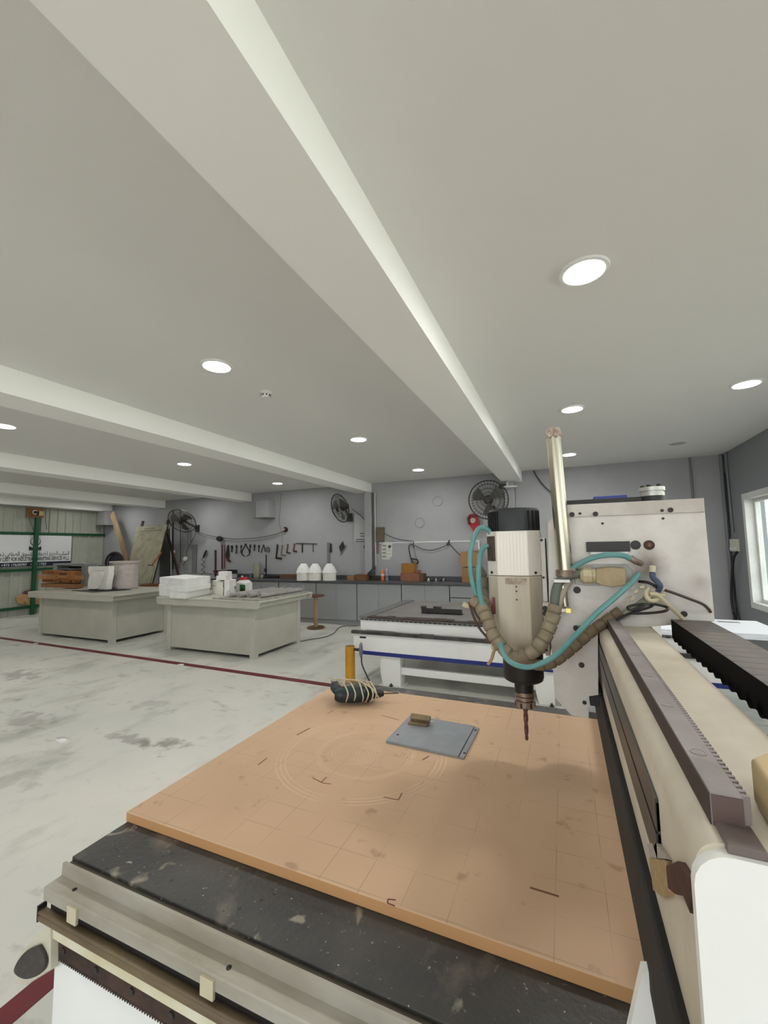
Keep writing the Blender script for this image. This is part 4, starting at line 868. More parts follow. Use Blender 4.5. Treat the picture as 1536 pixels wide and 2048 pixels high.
# glue bottle
gp = aZ(488, 1184, T); gl = thing('glue_bottle', 'white plastic bottle with red cap and green label on the bench', 'bottle', (gp.x, gp.y, T))
w_ = pxs(14, gp); 
MB().poly([(gp.x+sx*w_, gp.y+sy*w_*.8, T) for sx, sy in ((-1,-.7), (-.7,-1), (.7,-1), (1,-.7), (1,.7), (.7,1), (-.7,1), (-1,.7))], (0, 0, .165)).build('body', M_white, gl, smooth=False, bevel=.01, seg=3)
MB().lathe([(w_*1.05, 0), (w_*.95, .02), (w_*.6, .05), (w_*.5, .055)], (gp.x, gp.y, T+.16), n=20).build('shoulder', M_white, gl)
MB().lathe([(w_*.62, 0), (w_*.62, .035), (w_*.55, .042)], (gp.x, gp.y, T+.212), n=20).build('cap', M_redbr, gl)
lbx = MB().box(gp.x-w_*.05, gp.x+w_*.92, gp.y-w_*.82, gp.y-w_*.79, T+.02, T+.135).build('label', mat('label_green', (20, 96, 56), .5), gl, smooth=False)
MB().poly([(gp.x+w_*.1, gp.y-w_*.83, T+.03), (gp.x+w_*.8, gp.y-w_*.83, T+.03), (gp.x+w_*.75, gp.y-w_*.83, T+.07), (gp.x+w_*.45, gp.y-w_*.83, T+.085), (gp.x+w_*.15, gp.y-w_*.83, T+.07)], (0, .002, 0)).build('label_print', M_black, lbx, smooth=False)
# worn sheet with wrapped tubes
q = [aZ(*p, T) for p in ((418, 1195), (515, 1201), (608, 1183), (520, 1178))]
tag(MB().poly([Vector((-4.88, 4.78, T)), Vector((-4.0, 4.76, T)), Vector((-3.97, 5.98, T)), Vector((-4.60, 6.0, T)), Vector((-4.66, 5.2, T))], (0, 0, .02)).build('worn_panel', mat('grey_board', (172, 172, 164), .7, col2=(140, 138, 130), scale=8), smooth=False, bevel=.003), 'thin worn grey panel lying under the wrapped tubes', 'panel')
M_film = mat('grey_film', (176, 172, 168), .35, col2=(150, 145, 142), scale=20, bump=.6, bscale=40)
for k, x in enumerate((-4.62, -4.46, -4.29, -4.11)):
    rr = .035; z = T+.021+rr; L0, L1 = 4.86+.03*k, 5.86+.02*k
    n = 26; pts = [(x+.04*(i/n), L0+(L1-L0)*i/n, z) for i in range(n+1)]; rad = [rr*(.72 if i in (0, n) else (1.0 if i in (1, n-1) else random.uniform(.86, 1.0))) for i in range(n+1)]
    r = thing('wrapped_tube', ('plastic wrapped tube furthest left on the worn panel', 'second plastic wrapped tube from the left on the worn panel', 'third plastic wrapped tube from the left on the worn panel', 'plastic wrapped tube nearest the bench edge')[k], 'wrapped tube', (x, L0, T+.021), 'wrapped tubes on the bench')
    MB().tube(pts, rad, 10).build('tube', M_film, r, smooth=True, angle=60)
    for yy, s in ((L0-.02, 1), (L1+.02, 1)): MB().ring((x+(.04 if yy > 5 else 0), yy, T+.021+.052), (.3, 1, 0), .045, .006, 16, 6).build('film_frill', M_film, r)
# spool stool and floor cable
st = thing('spool_stool', 'small wooden spool stool standing on the floor by the cabinets', 'stool', (-4.61, 7.2, 0))
c = Vector((-4.61, 7.2, 0)); z1 = aY(633, 1190, 7.2).z; R = pxs(17, c)
M_stool = mat('stool_wood', (116, 86, 62), .6, col2=(92, 66, 46), scale=8)
MB().lathe([(R, 0), (R, .03), (R*.95, .035)], c, n=26).build('base_disc', M_stool, st)
MB().lathe([(R*.26, .034), (R*.26, z1-.028)], c, n=18).build('stem', mat('stem_wood', (160, 136, 104), .6), st)
MB().lathe([(R*1.02, z1-.028), (R*1.02, z1), (R*.98, z1+.002)], c, n=26).build('seat_disc', mat('stool_red', (98, 56, 48), .6), st)
P = [aZ(*p, .008) for p in ((600, 1283), (620, 1279), (650, 1274), (668, 1266), (676, 1257), (690, 1252), (716, 1252))]
tag(MB().tube(catmull(P, 6), .009, 7).build('floor_cable', mat('grey_cable', (96, 94, 92), .6), smooth=True), 'grey cable trailing over the floor from the bench to the machine', 'cable')
for (x, y, lab) in ((362, 1330, 'white paper scrap on the red floor line'), (140, 1278, 'white scrap lying in front of the far bench'), (123, 1482, 'white scrap on the open floor'), (72, 1287, 'small white scrap on the red line at the left')):
    c = aZ(x, y, .001); s = .05; tag(MB().poly([c+Vector((-s, -.02, 0)), c+Vector((s*.6, -.03, 0)), c+Vector((s, .01, 0)), c+Vector((0, .035, 0)), c+Vector((-s*.8, .02, 0))], (0, 0, .006)).build('paper_scrap', M_foam, smooth=False), lab, 'scrap')
# ------------------------------------------------------------------ counter along the back wall
WF = 8.19                                             # just in front of the wall face
def W(px, py, off=0.): return aY(px, py, WF-off)
CY = 7.67
edges = [-7.83, -6.86, -5.883, -4.906, -3.929, -2.956, -1.993, -1.02, -.05]
nm = ['at the left end of the counter', 'second from the left end of the counter', 'behind the foam block bench', 'behind the spool stool', 'under the cardboard trays', 'under the stacked pink boxes', 'with drawers, behind the second machine', 'furthest right, hidden behind the spindle']
M_gap = mat('cabinet_gap', (52, 53, 54), .8)
for k in range(8):
    a, c = edges[k], edges[k+1]
    r = thing('base_cabinet', 'grey base cabinet '+(nm[k] if k in (6,) else 'with two doors '+nm[k]), 'cabinet', ((a+c)/2, 7.9, 0), 'grey base cabinets along the back wall')
    MB().box(a+.004, c-.004, CY+.02, 8.19, .10, .858).build('body', M_gap, r, smooth=False)
    MB().box(a, c, CY+.05, 8.15, 0, .10).build('plinth', M_cab, r, smooth=False)
    if k != 6:
        m_ = (a+c)/2
        MB().box(a+.009, m_-.002, CY, CY+.018, .105, .852).build('door', M_cab, r, smooth=False, bevel=.0015)
        MB().box(m_+.002, c-.009, CY, CY+.018, .105, .852).build('door', M_cab, r, smooth=False, bevel=.0015)
    else:
        for (z0, z1) in ((.105, .37), (.376, .625), (.64, .852)): MB().box(a+.009, c-.009, CY, CY+.018, z0, z1).build('drawer', M_cab, r, smooth=False, bevel=.0015)
wt = thing('worktop', 'long dark grey stone worktop over the base cabinets', 'worktop', (-3.9, 7.9, .86))
MB().box(-7.86, -.03, 7.63, 8.19, .8595, .90).build('slab', M_top, wt, smooth=False, bevel=.003)
MB().box(-7.86, -.03, 8.165, 8.19, .9005, .985).build('upstand', M_top, wt, smooth=False, bevel=.002)
TZ = .9005
# lower wall panels
M_pan = mat('wall_panel', (162, 163, 166), .7); M_pand = mat('wall_panel_seam', (118, 119, 121), .7); M_ptrim = mat('panel_trim', (212, 213, 214), .5)
pn = MB().box(-8.93, -3.96, WF+.005, 8.2195, .987, 1.715).build('wall_panel', M_pan, wb, smooth=False)
MB().box(-4.94, -4.86, WF-.004, WF+.004, .987, 1.715).build('seam_strip', M_pand, pn, smooth=False)
MB().box(-9.10, -8.95, WF-.01, 8.219, .987, 1.74).build('end_strip', M_pand, pn, smooth=False)
pn2 = MB().box(-3.78, -1.50, WF+.005, 8.2195, .987, 1.665).build('wall_panel', M_pan, wb, smooth=False)
MB().box(-3.78, -1.50, WF-.004, 8.219, 1.666, 1.695).build('top_trim', M_ptrim, pn2, smooth=False)
MB().box(-1.535, -1.50, WF-.004, 8.219, .987, 1.665).build('side_trim', M_ptrim, pn2, smooth=False)

def wall_shape(name, px, m, label, cat, off=.012, t=.012, group=None, par=None):
    b = MB().poly([W(x, y, off) for x, y in px], (0, t-.0005, 0)); o = b.build(name, m, par, smooth=False)
    return tag(o, label, cat, group) if not par else o
def strip(pts, wpx):
    """pixel outline of a bent strip of constant width"""
    L_, R_ = [], []
    for i, p in enumerate(pts):
        a = Vector(pts[max(i-1, 0)]); c = Vector(pts[min(i+1, len(pts)-1)]); d = (c-a).normalized(); n = Vector((-d.y, d.x))*wpx/2
        L_.append((p[0]+n.x, p[1]+n.y)); R_.append((p[0]-n.x, p[1]-n.y))
    return L_+R_[::-1]
GT_ = 'tools hanging on the grey panel'
M_tool = mat('tool_steel', (62, 60, 60), .45, .5); M_toolb = mat('tool_black', (32, 30, 31), .5); M_toolr = mat('tool_maroon', (78, 30, 36), .5); M_tooll = mat('tool_grey', (118, 116, 114), .45, .4)
# clamps
for (x, y0_, y1_, m, lab) in ((430.5, 1100, 1153, M_toolr, 'tall dark bar clamp standing on the counter against the panel'), (443.5, 1090, 1138, M_toolr, 'left one of two thin maroon rods on the panel'), (448.3, 1090, 1137, mat('rod_pink', (120, 82, 84), .5), 'right one of two thin maroon rods on the panel')):
    r = thing('bar_clamp', lab, 'clamp', W(x, y1_, .02), GT_); w2 = 1.5 if x < 435 else .9
    wall_shape('bar', [(x-w2, y0_), (x+w2, y0_), (x+w2, y1_), (x-w2, y1_)], m, None, None, .02, .012, par=r)
    if x < 435: wall_shape('jaw', [(x-4, 1141), (x+3, 1141), (x+3, 1145), (x-4, 1145)], m, None, None, .045, .03, par=r)
r = thing('caulking_gun', 'black caulking gun hanging beside the rods', 'caulking gun', W(456, 1124, .03), GT_)
wall_shape('frame', [(454.5, 1090), (456.5, 1090), (458, 1114), (455, 1116), (450.5, 1114), (452, 1104)], M_toolb, None, None, .03, .02, par=r)
wall_shape('handle', [(451, 1114), (456, 1114), (457, 1119), (460.5, 1121), (460, 1124.5), (454.5, 1123)], M_toolr, None, None, .035, .025, par=r)
small = [(463.5, 1091, 1104, 'short grey wrench, first of the small tools on the panel', 2.2), (472.6, 1090, 1107, 'dark chisel, second of the small tools on the panel', 2.), (482, 1090, 1106, 'slim pliers left of the big callipers', 1.6), (500, 1089, 1106, 'slim pliers right of the big callipers', 1.6), (508.7, 1089, 1102, 'short dark file, second right of the callipers', 2.2), (517.6, 1090, 1104, 'dark screwdriver, third right of the callipers', 1.8)]
for (x, y0_, y1_, lab, w2) in small:
    r = thing('hand_tool', lab, 'hand tool', W(x, y1_, .02), GT_)
    wall_shape('grip', [(x-w2*.7, y0_), (x+w2*.7, y0_), (x+w2*.8, y0_+6), (x-w2*.2, y0_+6.5), (x-w2*.8, y0_+6)], M_toolb, None, None, .02, .012, par=r)
    wall_shape('blade', [(x-w2*.4, y0_+6), (x+w2*.4, y0_+6), (x+w2*.3, y1_), (x-w2*.9, y1_)], M_tool, None, None, .018, .008, par=r)
# callipers: two bowed legs
r = thing('outside_callipers', 'large black outside callipers in the middle of the tools', 'callipers', W(491, 1112, .02), GT_)
arc = [(490.8, 1089), (487, 1096), (483.5, 1103), (483, 1108), (486, 1111), (488.5, 1111.5)]
wall_shape('leg', strip(arc, 1.5), M_toolb, None, None, .02, .01, par=r); wall_shape('leg', strip([(982-x, y) for x, y in arc], 1.5), M_toolb, None, None, .018, .01, par=r)
wall_shape('pivot', [(489.3, 1087.5), (492.7, 1087.5), (492.7, 1091), (489.3, 1091)], M_toolb, None, None, .024, .012, par=r)
r = thing('compass', 'open dark compass hanging right of the screwdriver', 'compass', W(527, 1106, .02), GT_)
wall_shape('leg', strip([(527, 1089), (522, 1106)], 1.3), M_toolb, None, None, .02, .01, par=r); wall_shape('leg', strip([(527, 1089), (531, 1104)], 1.3), M_toolb, None, None, .018, .01, par=r)
c = W(536, 1098, .02); tag(MB().ring(c, (0,1,.1), pxs(4, c), .006, 20, 6).ring(c+Vector((.02, -.01, -.03)), (.2,1,.1), pxs(4.4, c), .006, 20, 6).build('wire_coil', M_tool), 'small coil of dark wire on the tool panel', 'wire coil', GT_)
# L squares
for (pts, w2, m, lab) in (([(555, 1089), (552, 1116), (563, 1117)], 3.0, M_toolb, 'largest black try square on the panel'), ([(564.5, 1090), (562, 1109), (570, 1111)], 2.4, mat('sq_olive', (118, 108, 84), .5), 'olive handled try square on the panel'), ([(575.5, 1088), (573.5, 1105), (580, 1106)], 2.4, mat('sq_mix', (92, 72, 70), .5), 'third try square with a dark maroon stock'), ([(589, 1087), (586.5, 1101.5), (593, 1103)], 2.6, mat('sq_red', (104, 70, 66), .5), 'fourth try square nearest the rail with hooks')):
    r = thing('try_square', lab, 'try square', W(pts[1][0], pts[1][1]+2, .02), GT_)
    wall_shape('blade', strip(pts[:2], w2), m, None, None, .02, .01, par=r); wall_shape('stock', strip([(pts[1][0]-w2*.4, pts[1][1]), pts[2]], w2*1.15), M_toolb if w2 > 2.9 else M_toolr if 'maroon' in lab or 'fourth' in lab else m, None, None, .026, .022, par=r)
r = thing('hook_rail', 'thin dark hook rail with two hanging pins', 'hook rail', W(612, 1105, .02), GT_)
wall_shape('rail', [(592, 1086), (634, 1087), (634, 1088.2), (592, 1087.5)], M_toolb, None, None, .02, .012, par=r)
wall_shape('pin', [(603.3, 1088), (605.3, 1088), (605.3, 1105), (603.3, 1105)], M_toolb, None, None, .02, .012, par=r)
wall_shape('pin', [(625.6, 1088), (626.6, 1088), (626.6, 1104), (625.6, 1104)], M_tool, None, None, .02, .008, par=r)
r = thing('trowel', 'dark narrow trowel hanging over the white domes', 'trowel', W(661, 1106, .02), GT_)
wall_shape('handle', [(660, 1087), (662.4, 1087), (662.6, 1096), (659.6, 1096)], M_toolb, None, None, .024, .02, par=r); wall_shape('blade', [(659.4, 1096), (662.8, 1096), (664, 1103), (661.5, 1106), (658.4, 1103)], M_tool, None, None, .02, .008, par=r)
r = thing('set_square', 'grey diamond shaped set squares hanging above the domes', 'set square', W(685, 1112, .02), GT_)
wall_shape('triangle', [(685.5, 1082), (689, 1095), (681, 1104), (677.5, 1094)], M_tool, None, None, .02, .006, par=r); wall_shape('triangle', [(681.5, 1094), (693.5, 1090), (680.5, 1112)], M_tooll, None, None, .012, .006, par=r)
r = thing('pliers', 'small black pliers hanging beside the column', 'pliers', W(730, 1097, .02), GT_)
wall_shape('arm', strip([(731, 1084), (728, 1096)], 1.6), M_toolb, None, None, .02, .01, par=r); wall_shape('arm', strip([(730, 1085), (733, 1097)], 1.6), M_toolb, None, None, .018, .01, par=r)
# hacksaw
r = thing('hacksaw', 'hacksaw with black handle hanging on the trimmed panel', 'hacksaw', W(829, 1127, .03), GT_)
wall_shape('frame', strip([(822, 1118), (817.5, 1098), (818, 1091), (822, 1088.5), (826, 1090), (827.5, 1095)], 1.5), M_tool, None, None, .03, .012, par=r)
wall_shape('blade', strip([(827, 1093), (833, 1118)], 1.0), M_tooll, None, None, .028, .006, par=r)
P = [(822.5, 1117), (834, 1119), (836.5, 1124), (835, 1127), (826, 1126.5)]
b = MB(); pts3 = [W(x, y, .035) for x, y in P]
for i in range(5): b.tube([pts3[i], pts3[(i+1)%5]], .013, 6)
b.build('handle', M_toolb, r)
# coil springs and hanging leads
def helix(name, x, y0_, y1_, amp, turns, m, label, cat, rr=.006):
    n = turns*14; P = []
    for i in range(n+1):
        t = i/n; c = W(x, y0_+(y1_-y0_)*t, .05); a = 2*math.pi*turns*t; s = pxs(amp, c); P.append(c+Vector((s*math.cos(a), s*.5*math.sin(a), 0)))
    return tag(MB().tube(P, rr, 6).build(name, m), label, cat)
helix('coil_hose', 406, 1113, 1154, 4, 4, mat('coil_maroon', (74, 40, 44), .5), 'maroon coiled hose hanging at the left end of the panel', 'coiled hose')
helix('coil_hose', 355.5, 1126, 1158, 3.2, 4, mat('coil_dark', (70, 68, 68), .5), 'grey coiled hose hanging under the left fan', 'coiled hose')
wall_shape('hose_nozzle', [(411, 1100), (413.5, 1101), (409, 1112), (405, 1116), (406.5, 1109)], M_tool, 'dark nozzle above the maroon coiled hose', 'nozzle', .05, .02)
# counter items
def on_c(px, py, ymax=8.02):
    p = aZ(px, py, TZ)
    if p.y > ymax: q = aY(px, py, ymax); p = Vector((q.x, ymax, TZ))
    return p
def cbx(name, x0, x1, yb, yt, depth, m, label, cat, rot=0, z0=0., group=None, par=None):
    """box on the worktop: pixel columns x0..x1, base row yb, top row yt"""
    b_ = on_c((x0+x1)/2, yb); y_ = b_.y; a, c = aY(x0, yb, y_), aY(x1, yb, y_); h = aY((x0+x1)/2, yt, y_).z-aY((x0+x1)/2, yb, y_).z
    y_ = min(y_, 8.155-depth)
    a, c = aY(x0, yb, y_), aY(x1, yb, y_)
    q = MB().rbox(((a.x+c.x)/2, y_+depth/2, TZ+z0+h/2), (c.x-a.x, depth, h), rot).build(name, m, par, smooth=False, bevel=.003)
    return tag(q, label, cat, group) if not par else q
M_pink = mat('pinkish_card', (150, 100, 78), .8, col2=(132, 86, 66), scale=10)
cbx('tool_case', 436.5, 452, 1153, 1139, .16, mat('case_red', (92, 22, 30), .5), 'dark red tool case on the counter', 'case')
cbx('black_tray', 455, 471, 1154, 1146, .06, M_toolb, 'black tray on top of the small pale grey box', 'tray', z0=.0945)
cbx('white_box', 455.5, 471, 1154, 1146.5, .065, mat('box_grey', (176, 176, 174), .6), 'small pale grey box next to the red tool case', 'box')
c = on_c(513.5, 1153.5); R = pxs(6.4, c); r = thing('storage_jar', 'tall cream jar with lid on the counter', 'jar', c)
h = aY(513.5, 1126, c.y).z-TZ
MB().lathe([(R*.86, 0), (R, .02), (R*1.02, h-.03)], c, n=20).build('body', mat('jar_cream', (176, 172, 150), .5, col2=(150, 146, 124), scale=20), r); MB().lathe([(R*1.08, h-.03), (R*1.08, h), (R*.9, h+.008)], c, n=20).build('lid', mat('jar_lid', (150, 152, 146), .5), r)
c = on_c(524.5, 1154); R = pxs(4, c); tag(MB().lathe([(R*.9, 0), (R, .04), (R*.95, .075), (R*.8, .08)], c, n=16).build('steel_cup', M_alu), 'small shiny steel cup right of the cream jar', 'cup')
c = on_c(501.5, 1152); R = pxs(2.6, c); r = thing('spray_bottle', 'small violet bottle left of the cream jar', 'bottle', c)
MB().lathe([(R, 0), (R, .09), (R*.5, .12)], c, n=12).build('body', mat('violet', (92, 92, 112), .5), r); MB().lathe([(R*.5, .12), (R*.5, .15)], c, n=10).build('cap', M_white, r)
c = on_c(484.5, 1152.5); tag(MB().sphere(c+Vector((0,0,.028)), .028, 12, 8).build('white_ball', M_white), 'small white ball on the counter', 'ball')
r = thing('height_gauge', 'thin upright dark height gauge on the counter', 'gauge', on_c(532, 1153))
c = on_c(532, 1153); h = aY(532, 1110, c.y).z-TZ; MB().rbox(c+Vector((0,0,.015)), (.12, .1, .03)).build('base', M_tool, r, smooth=False, bevel=.003); MB().rbox(c+Vector((0,0,.03+h/2)), (.022, .02, h-.04)).build('column', M_toolb, r, smooth=False); MB().rbox(c+Vector((.0,-.02,h*.35)), (.05, .05, .08)).build('slider', M_tool, r, smooth=False, bevel=.004)
cbx('black_case', 539, 558, 1154.5, 1149, .14, M_toolb, 'flat black case left of the wooden box', 'case')
r = thing('wooden_box', 'long brown wooden box left of the white domes', 'box', on_c(577, 1158))
cbx('body', 559, 594, 1157.5, 1149, .2, mat('box_wood', (112, 82, 58), .6, col2=(92, 66, 46), scale=10), None, None, par=r); 
# three white domes
for k, (x, lab) in enumerate(((607, 'left white domed plaster mould on the counter'), (630.5, 'middle white domed plaster mould on the counter'), (659, 'right white domed plaster mould on the counter'))):
    c = on_c(x, 1160.5); c.y = min(c.y, 7.86); c = Vector((aY(x, 1160, c.y).x, c.y, TZ)); R = pxs(13.2, c); h = aY(x, 1127, c.y).z-TZ
    r = thing('dome_mould', lab, 'mould', c, 'white domed moulds on the counter')
    MB().lathe([(R, 0), (R, h*.45)], c, n=24).build('base', M_plaster, r)
    MB().lathe([(R*1.10, h*.43), (R*1.13, h*.47), (R*1.08, h*.52), (R*.98, h*.62), (R*.76, h*.80), (R*.5, h*.95), (R*.40, h*.99), (R*.34, h)], c, n=24).build('dome', M_foam, r)
cbx('cardboard_tray', 694, 707, 1161, 1152, .18, M_card, 'small open cardboard tray on the counter', 'tray')
cbx('cardboard_tray', 708.5, 731, 1161, 1149.5, .2, mat('brown_tray', (112, 78, 46), .8), 'larger brown cardboard tray beside the column', 'tray')
r = thing('hand_saw', 'dark saw leaning on the column above the counter', 'saw', on_c(740, 1158))
a, c = W(735.5, 1149, .2), W(750, 1135, .15); MB().bar(a, c, .012, .05).build('blade', M_toolb, r, smooth=False); MB().bar(W(738, 1149, .21), W(744, 1145, .2), .03, .07).build('grip', M_toolb, r, smooth=False, bevel=.006)
cbx('black_tray', 746, 761, 1159, 1152.5, .16, M_toolb, 'low black tray right of the column', 'tray')
c = on_c(765.5, 1158); r = thing('juice_bottle', 'orange drink bottle on the counter', 'bottle', c); R = pxs(3.9, c); h = aY(765.5, 1139, c.y).z-TZ
MB().lathe([(R*.9, 0), (R, .015), (R, h*.6), (R*.85, h*.75), (R*.45, h*.92)], c, n=16).build('body', mat('orange_juice', (214, 112, 48), .4), r); MB().lathe([(R*.5, h*.92), (R*.5, h)], c, n=12).build('cap', mat('cap_orange', (226, 150, 96), .5), r)
MB().lathe([(R*1.01, h*.42), (R*1.01, h*.62)], c, n=16).build('label', mat('label_pale', (226, 190, 176), .5), r)
c = on_c(773.5, 1158.5); r = thing('water_bottle', 'clear water bottle with blue label on the counter', 'bottle', c); R = pxs(3.2, c); h = aY(773.5, 1138, c.y).z-TZ
MB().lathe([(R*.9, 0), (R, .015), (R, h*.7), (R*.4, h*.9)], c, n=16).build('body', mat('clear_plastic', (196, 206, 214), .15, trans=.6), r); MB().lathe([(R*.45, h*.9), (R*.45, h)], c, n=12).build('cap', M_white, r); MB().lathe([(R*1.02, h*.2), (R*1.02, h*.42)], c, n=16).build('label', mat('label_blue', (74, 88, 128), .5), r)
cbx('pink_box', 801, 838.5, 1162, 1146.5, .2, M_pink, 'long pinkish carton at the bottom of the carton stack', 'carton')
cbx('brown_carton', 839, 846.5, 1158, 1143, .2, mat('carton_brown', (96, 70, 50), .8), 'narrow brown carton at the right of the carton stack', 'carton')
q = cbx('yellow_carton', 803, 829, 1162, 1142.5, .14, mat('carton_ochre', (150, 104, 44), .8), 'ochre carton on top of the pinkish carton', 'carton', z0=.158)
q = MB().box(*(lambda a, c: (a.x, c.x, a.y+.03, a.y+.15, TZ+.159, TZ+.21))(on_c(830.5, 1162), on_c(838, 1162))).build('pink_carton', M_pink, smooth=False, bevel=.002); tag(q, 'small pinkish carton beside the ochre one', 'carton')
random.seed(5)
for k in range(7):
    c = on_c(857+k*5.0, 1161-(k % 2)*1.5, 7.98); s = random.uniform(.024, .029)
    q = MB().rbox(c+Vector((0, 0, .018)), (s*1.6, s*.7, .032), random.uniform(-1, 1)).tube([c+Vector((-s*.4, 0, .035)), c+Vector((s*.3, .02, .055))], .012, 8)
    tag(q.build('metal_part', M_tool if k % 3 else M_alu, smooth=False, bevel=.004), 'metal part '+('at the left end', 'second from the left', 'third from the left', 'in the middle', 'third from the right', 'second from the right', 'at the right end')[k]+' of the pile on the counter', 'metal part', 'loose metal parts in a pile')
cb1 = cbx('cardboard_box', 924, 957.5, 1162, 1133, .28, M_card, 'lower tall cardboard box at the right of the counter', 'box')
cb2 = cbx('cardboard_box', 922.5, 957.5, 1162, 1132.5, .28, mat('cardboard_b', (158, 118, 76), .8), 'upper cardboard box stacked at the right of the counter', 'box', z0=.292)
tag(MB().rbox(on_c(944, 1162)+Vector((.05, .14, .60)), (.22, .2, .03), .1).build('cardboard_flap', mat('card_pale', (176, 136, 100), .8), smooth=False), 'folded cardboard piece on top of the stacked boxes', 'cardboard')

# ------------------------------------------------------------------ things on the wall
M_fan = mat('fan_dark', (52, 50, 47), .5, .3); M_wire = mat('fan_wire', (56, 54, 50), .5, .4)
def wall_fan(cpx, cpy, dist_wall, nrm, Rpx, label, asp=1.):
    c = aY(cpx, cpy, 8.2-dist_wall); n = Vector(nrm).normalized(); R = pxs(Rpx, c); back = Vector((c.x, 8.21, c.z-.12))
    x = n.cross(Vector((0,0,1))).normalized(); y = x.cross(n).normalized()
    r = thing('wall_fan', label, 'fan', c-Vector((0,0,R)), 'black wall fans')
    b = MB(); b.ring(c, n, R, .011, 40, 6)
    for k, (q, off) in enumerate(((.82, .05), (.6, .065), (.38, .075), (.82, -.05), (.6, -.06))): b.ring(c+n*off, n, R*q, .003, 36, 4)
    for s_, off in ((1, .075), (-1, -.06)):
        for k in range(36):
            a = 2*math.pi*k/36; d = x*math.cos(a)+y*math.sin(a)
            b.tube([c+d*R, c+d*R*.8+n*(s_*.05), c+d*R*.14+n*off], .0024, 3, caps=False)
    b.build('guard', M_wire, r)
    MB().tube([c+n*.07, c+n*.085], R*.15, 16).build('badge', M_fan, r)
    for k in range(3):
        a0 = 2*math.pi*k/3; P = []
        for t in range(7):
            a = a0+t*.16; P.append(c+(x*math.cos(a)+y*math.sin(a))*R*.84*(1-.06*abs(t-3)/3)+n*(.03-.012*t))
        P2 = [c+(x*math.cos(a0+t*.11)+y*math.sin(a0+t*.11))*R*.12+n*(.01-.004*t) for t in range(7)]
        MB().add(P+P2, [(i, i+1, 7+i+1, 7+i) for i in range(6)]).build('blade', mat('fan_blade', (84, 82, 78), .45), r)
    MB().tube([c-n*.02, c-n*.06, c-n*.20], [R*.12, R*.25, R*.2], 16).build('motor', M_fan, r)
    MB().tube([c-n*.16, c-n*.16+Vector((0,0,-.1)), Vector((c.x, 8.17, c.z-.16))], .022, 8).build('bracket', M_fan, r)
    MB().box(c.x-.06, c.x+.06, 8.17, 8.215, c.z-.26, c.z-.08).build('wall_plate', M_fan, r, smooth=False, bevel=.004)
    return r
wall_fan(976.5, 999.5, .42, (.05, -1, -.08), 38.5, 'black wall fan at the right, above the red holder')
wall_fan(680, 1016.5, .45, (-.42, -.8, -.30), 29, 'black wall fan in the middle, turned to the left')
wall_fan(364, 1042, .5, (.25, -.75, -.62), 27.5, 'black wall fan at the left, tilted down')
# red holder
r = thing('red_holder', 'red wall holder with a pale round insert below the right fan', 'wall holder', W(948, 1066, .08))
wall_shape('body', [(934, 1036), (938, 1029), (946, 1027), (954, 1030), (957, 1044), (960, 1055), (954, 1066), (948, 1064), (937, 1048)], M_redbr, None, None, .08, .07, par=r)
wall_shape('rim', strip([(937.5, 1049), (935.5, 1036), (940, 1030.5), (951, 1031.5)], 3.6), mat('maroon', (92, 18, 26), .5), None, None, .12, .04, par=r)
c = W(946, 1041, .10); MB().lathe([(pxs(5.8, c), 0), (pxs(5.4, c), .02)], c, (0,-1,0), n=20).build('insert', mat('insert_beige', (170, 158, 140), .6), r)
# circles on the wall, boxes, paper
for (x, y, rp, lab) in ((875, 1002, 9.6, 'round blanking cover high on the back wall'), (839.5, 1045, 9.6, 'lower round blanking cover on the back wall')):
    c = W(x, y, -.012); tag(MB().ring(c, (0,1,0), pxs(rp, c), .006, 32, 5).build('round_cover', M_wall), lab, 'wall cover')
b = thing('chipboard_box', 'flat brown wooden board box fixed beside the column', 'wooden box', W(760, 1083, .06))
wall_shape('board', [(752.5, 1054), (767, 1054.5), (766.5, 1083.5), (752.5, 1083)], mat('chipboard', (112, 100, 82), .8, col2=(96, 84, 68), scale=20), None, None, .06, .07, par=b)
wall_shape('hanging_strap', [(753, 1084), (757.5, 1084), (757.5, 1107), (753.5, 1107)], mat('strap_tan', (128, 108, 92), .7), None, None, .02, .01, par=b)
pp = thing('wall_chart', 'white paper chart with printed rows taped beside the column', 'paper', W(774, 1120, .0))
wall_shape('sheet', [(763, 1086.5), (784.5, 1086.5), (784, 1112), (779, 1119), (764, 1118.5)], mat('paper', (206, 206, 198), .8), None, None, .004, .004, par=pp)
for k in range(4):
    y = 1090+k*7.2; wall_shape('print_row', [(764.5, y), (772, y), (772, y+2.4), (764.5, y+2.4)], mat('print_green', (120, 128, 92), .8), None, None, .006, .002, par=pp); wall_shape('print_row', [(765, y+3.5), (782, y+3.5), (782, y+4.6), (765, y+4.6)], mat('print_grey', (160, 160, 156), .8), None, None, .006, .002, par=pp)
wall_shape('print_mark', [(776, 1091), (781, 1090), (783, 1093), (778, 1098)], mat('print_dark', (86, 88, 92), .8), None, None, .006, .002, par=pp)
nt2 = thing('wall_notice', 'white notice with dark lettering left of the column', 'notice', W(722, 1084, .0))
wall_shape('sheet', [(708, 1030), (732.5, 1030), (732.5, 1084), (708, 1084)], mat('paper2', (178, 179, 180), .8), None, None, .004, .004, par=nt2)
for (x0, x1, y) in ((720, 728, 1066), (721, 729, 1071.5), (712, 731, 1078), (711, 732, 1082)): wall_shape('print_row', [(x0, y), (x1, y), (x1, y+1.8), (x0, y+1.8)], mat('print_dark', (86, 88, 92), .8), None, None, .006, .002, par=nt2)
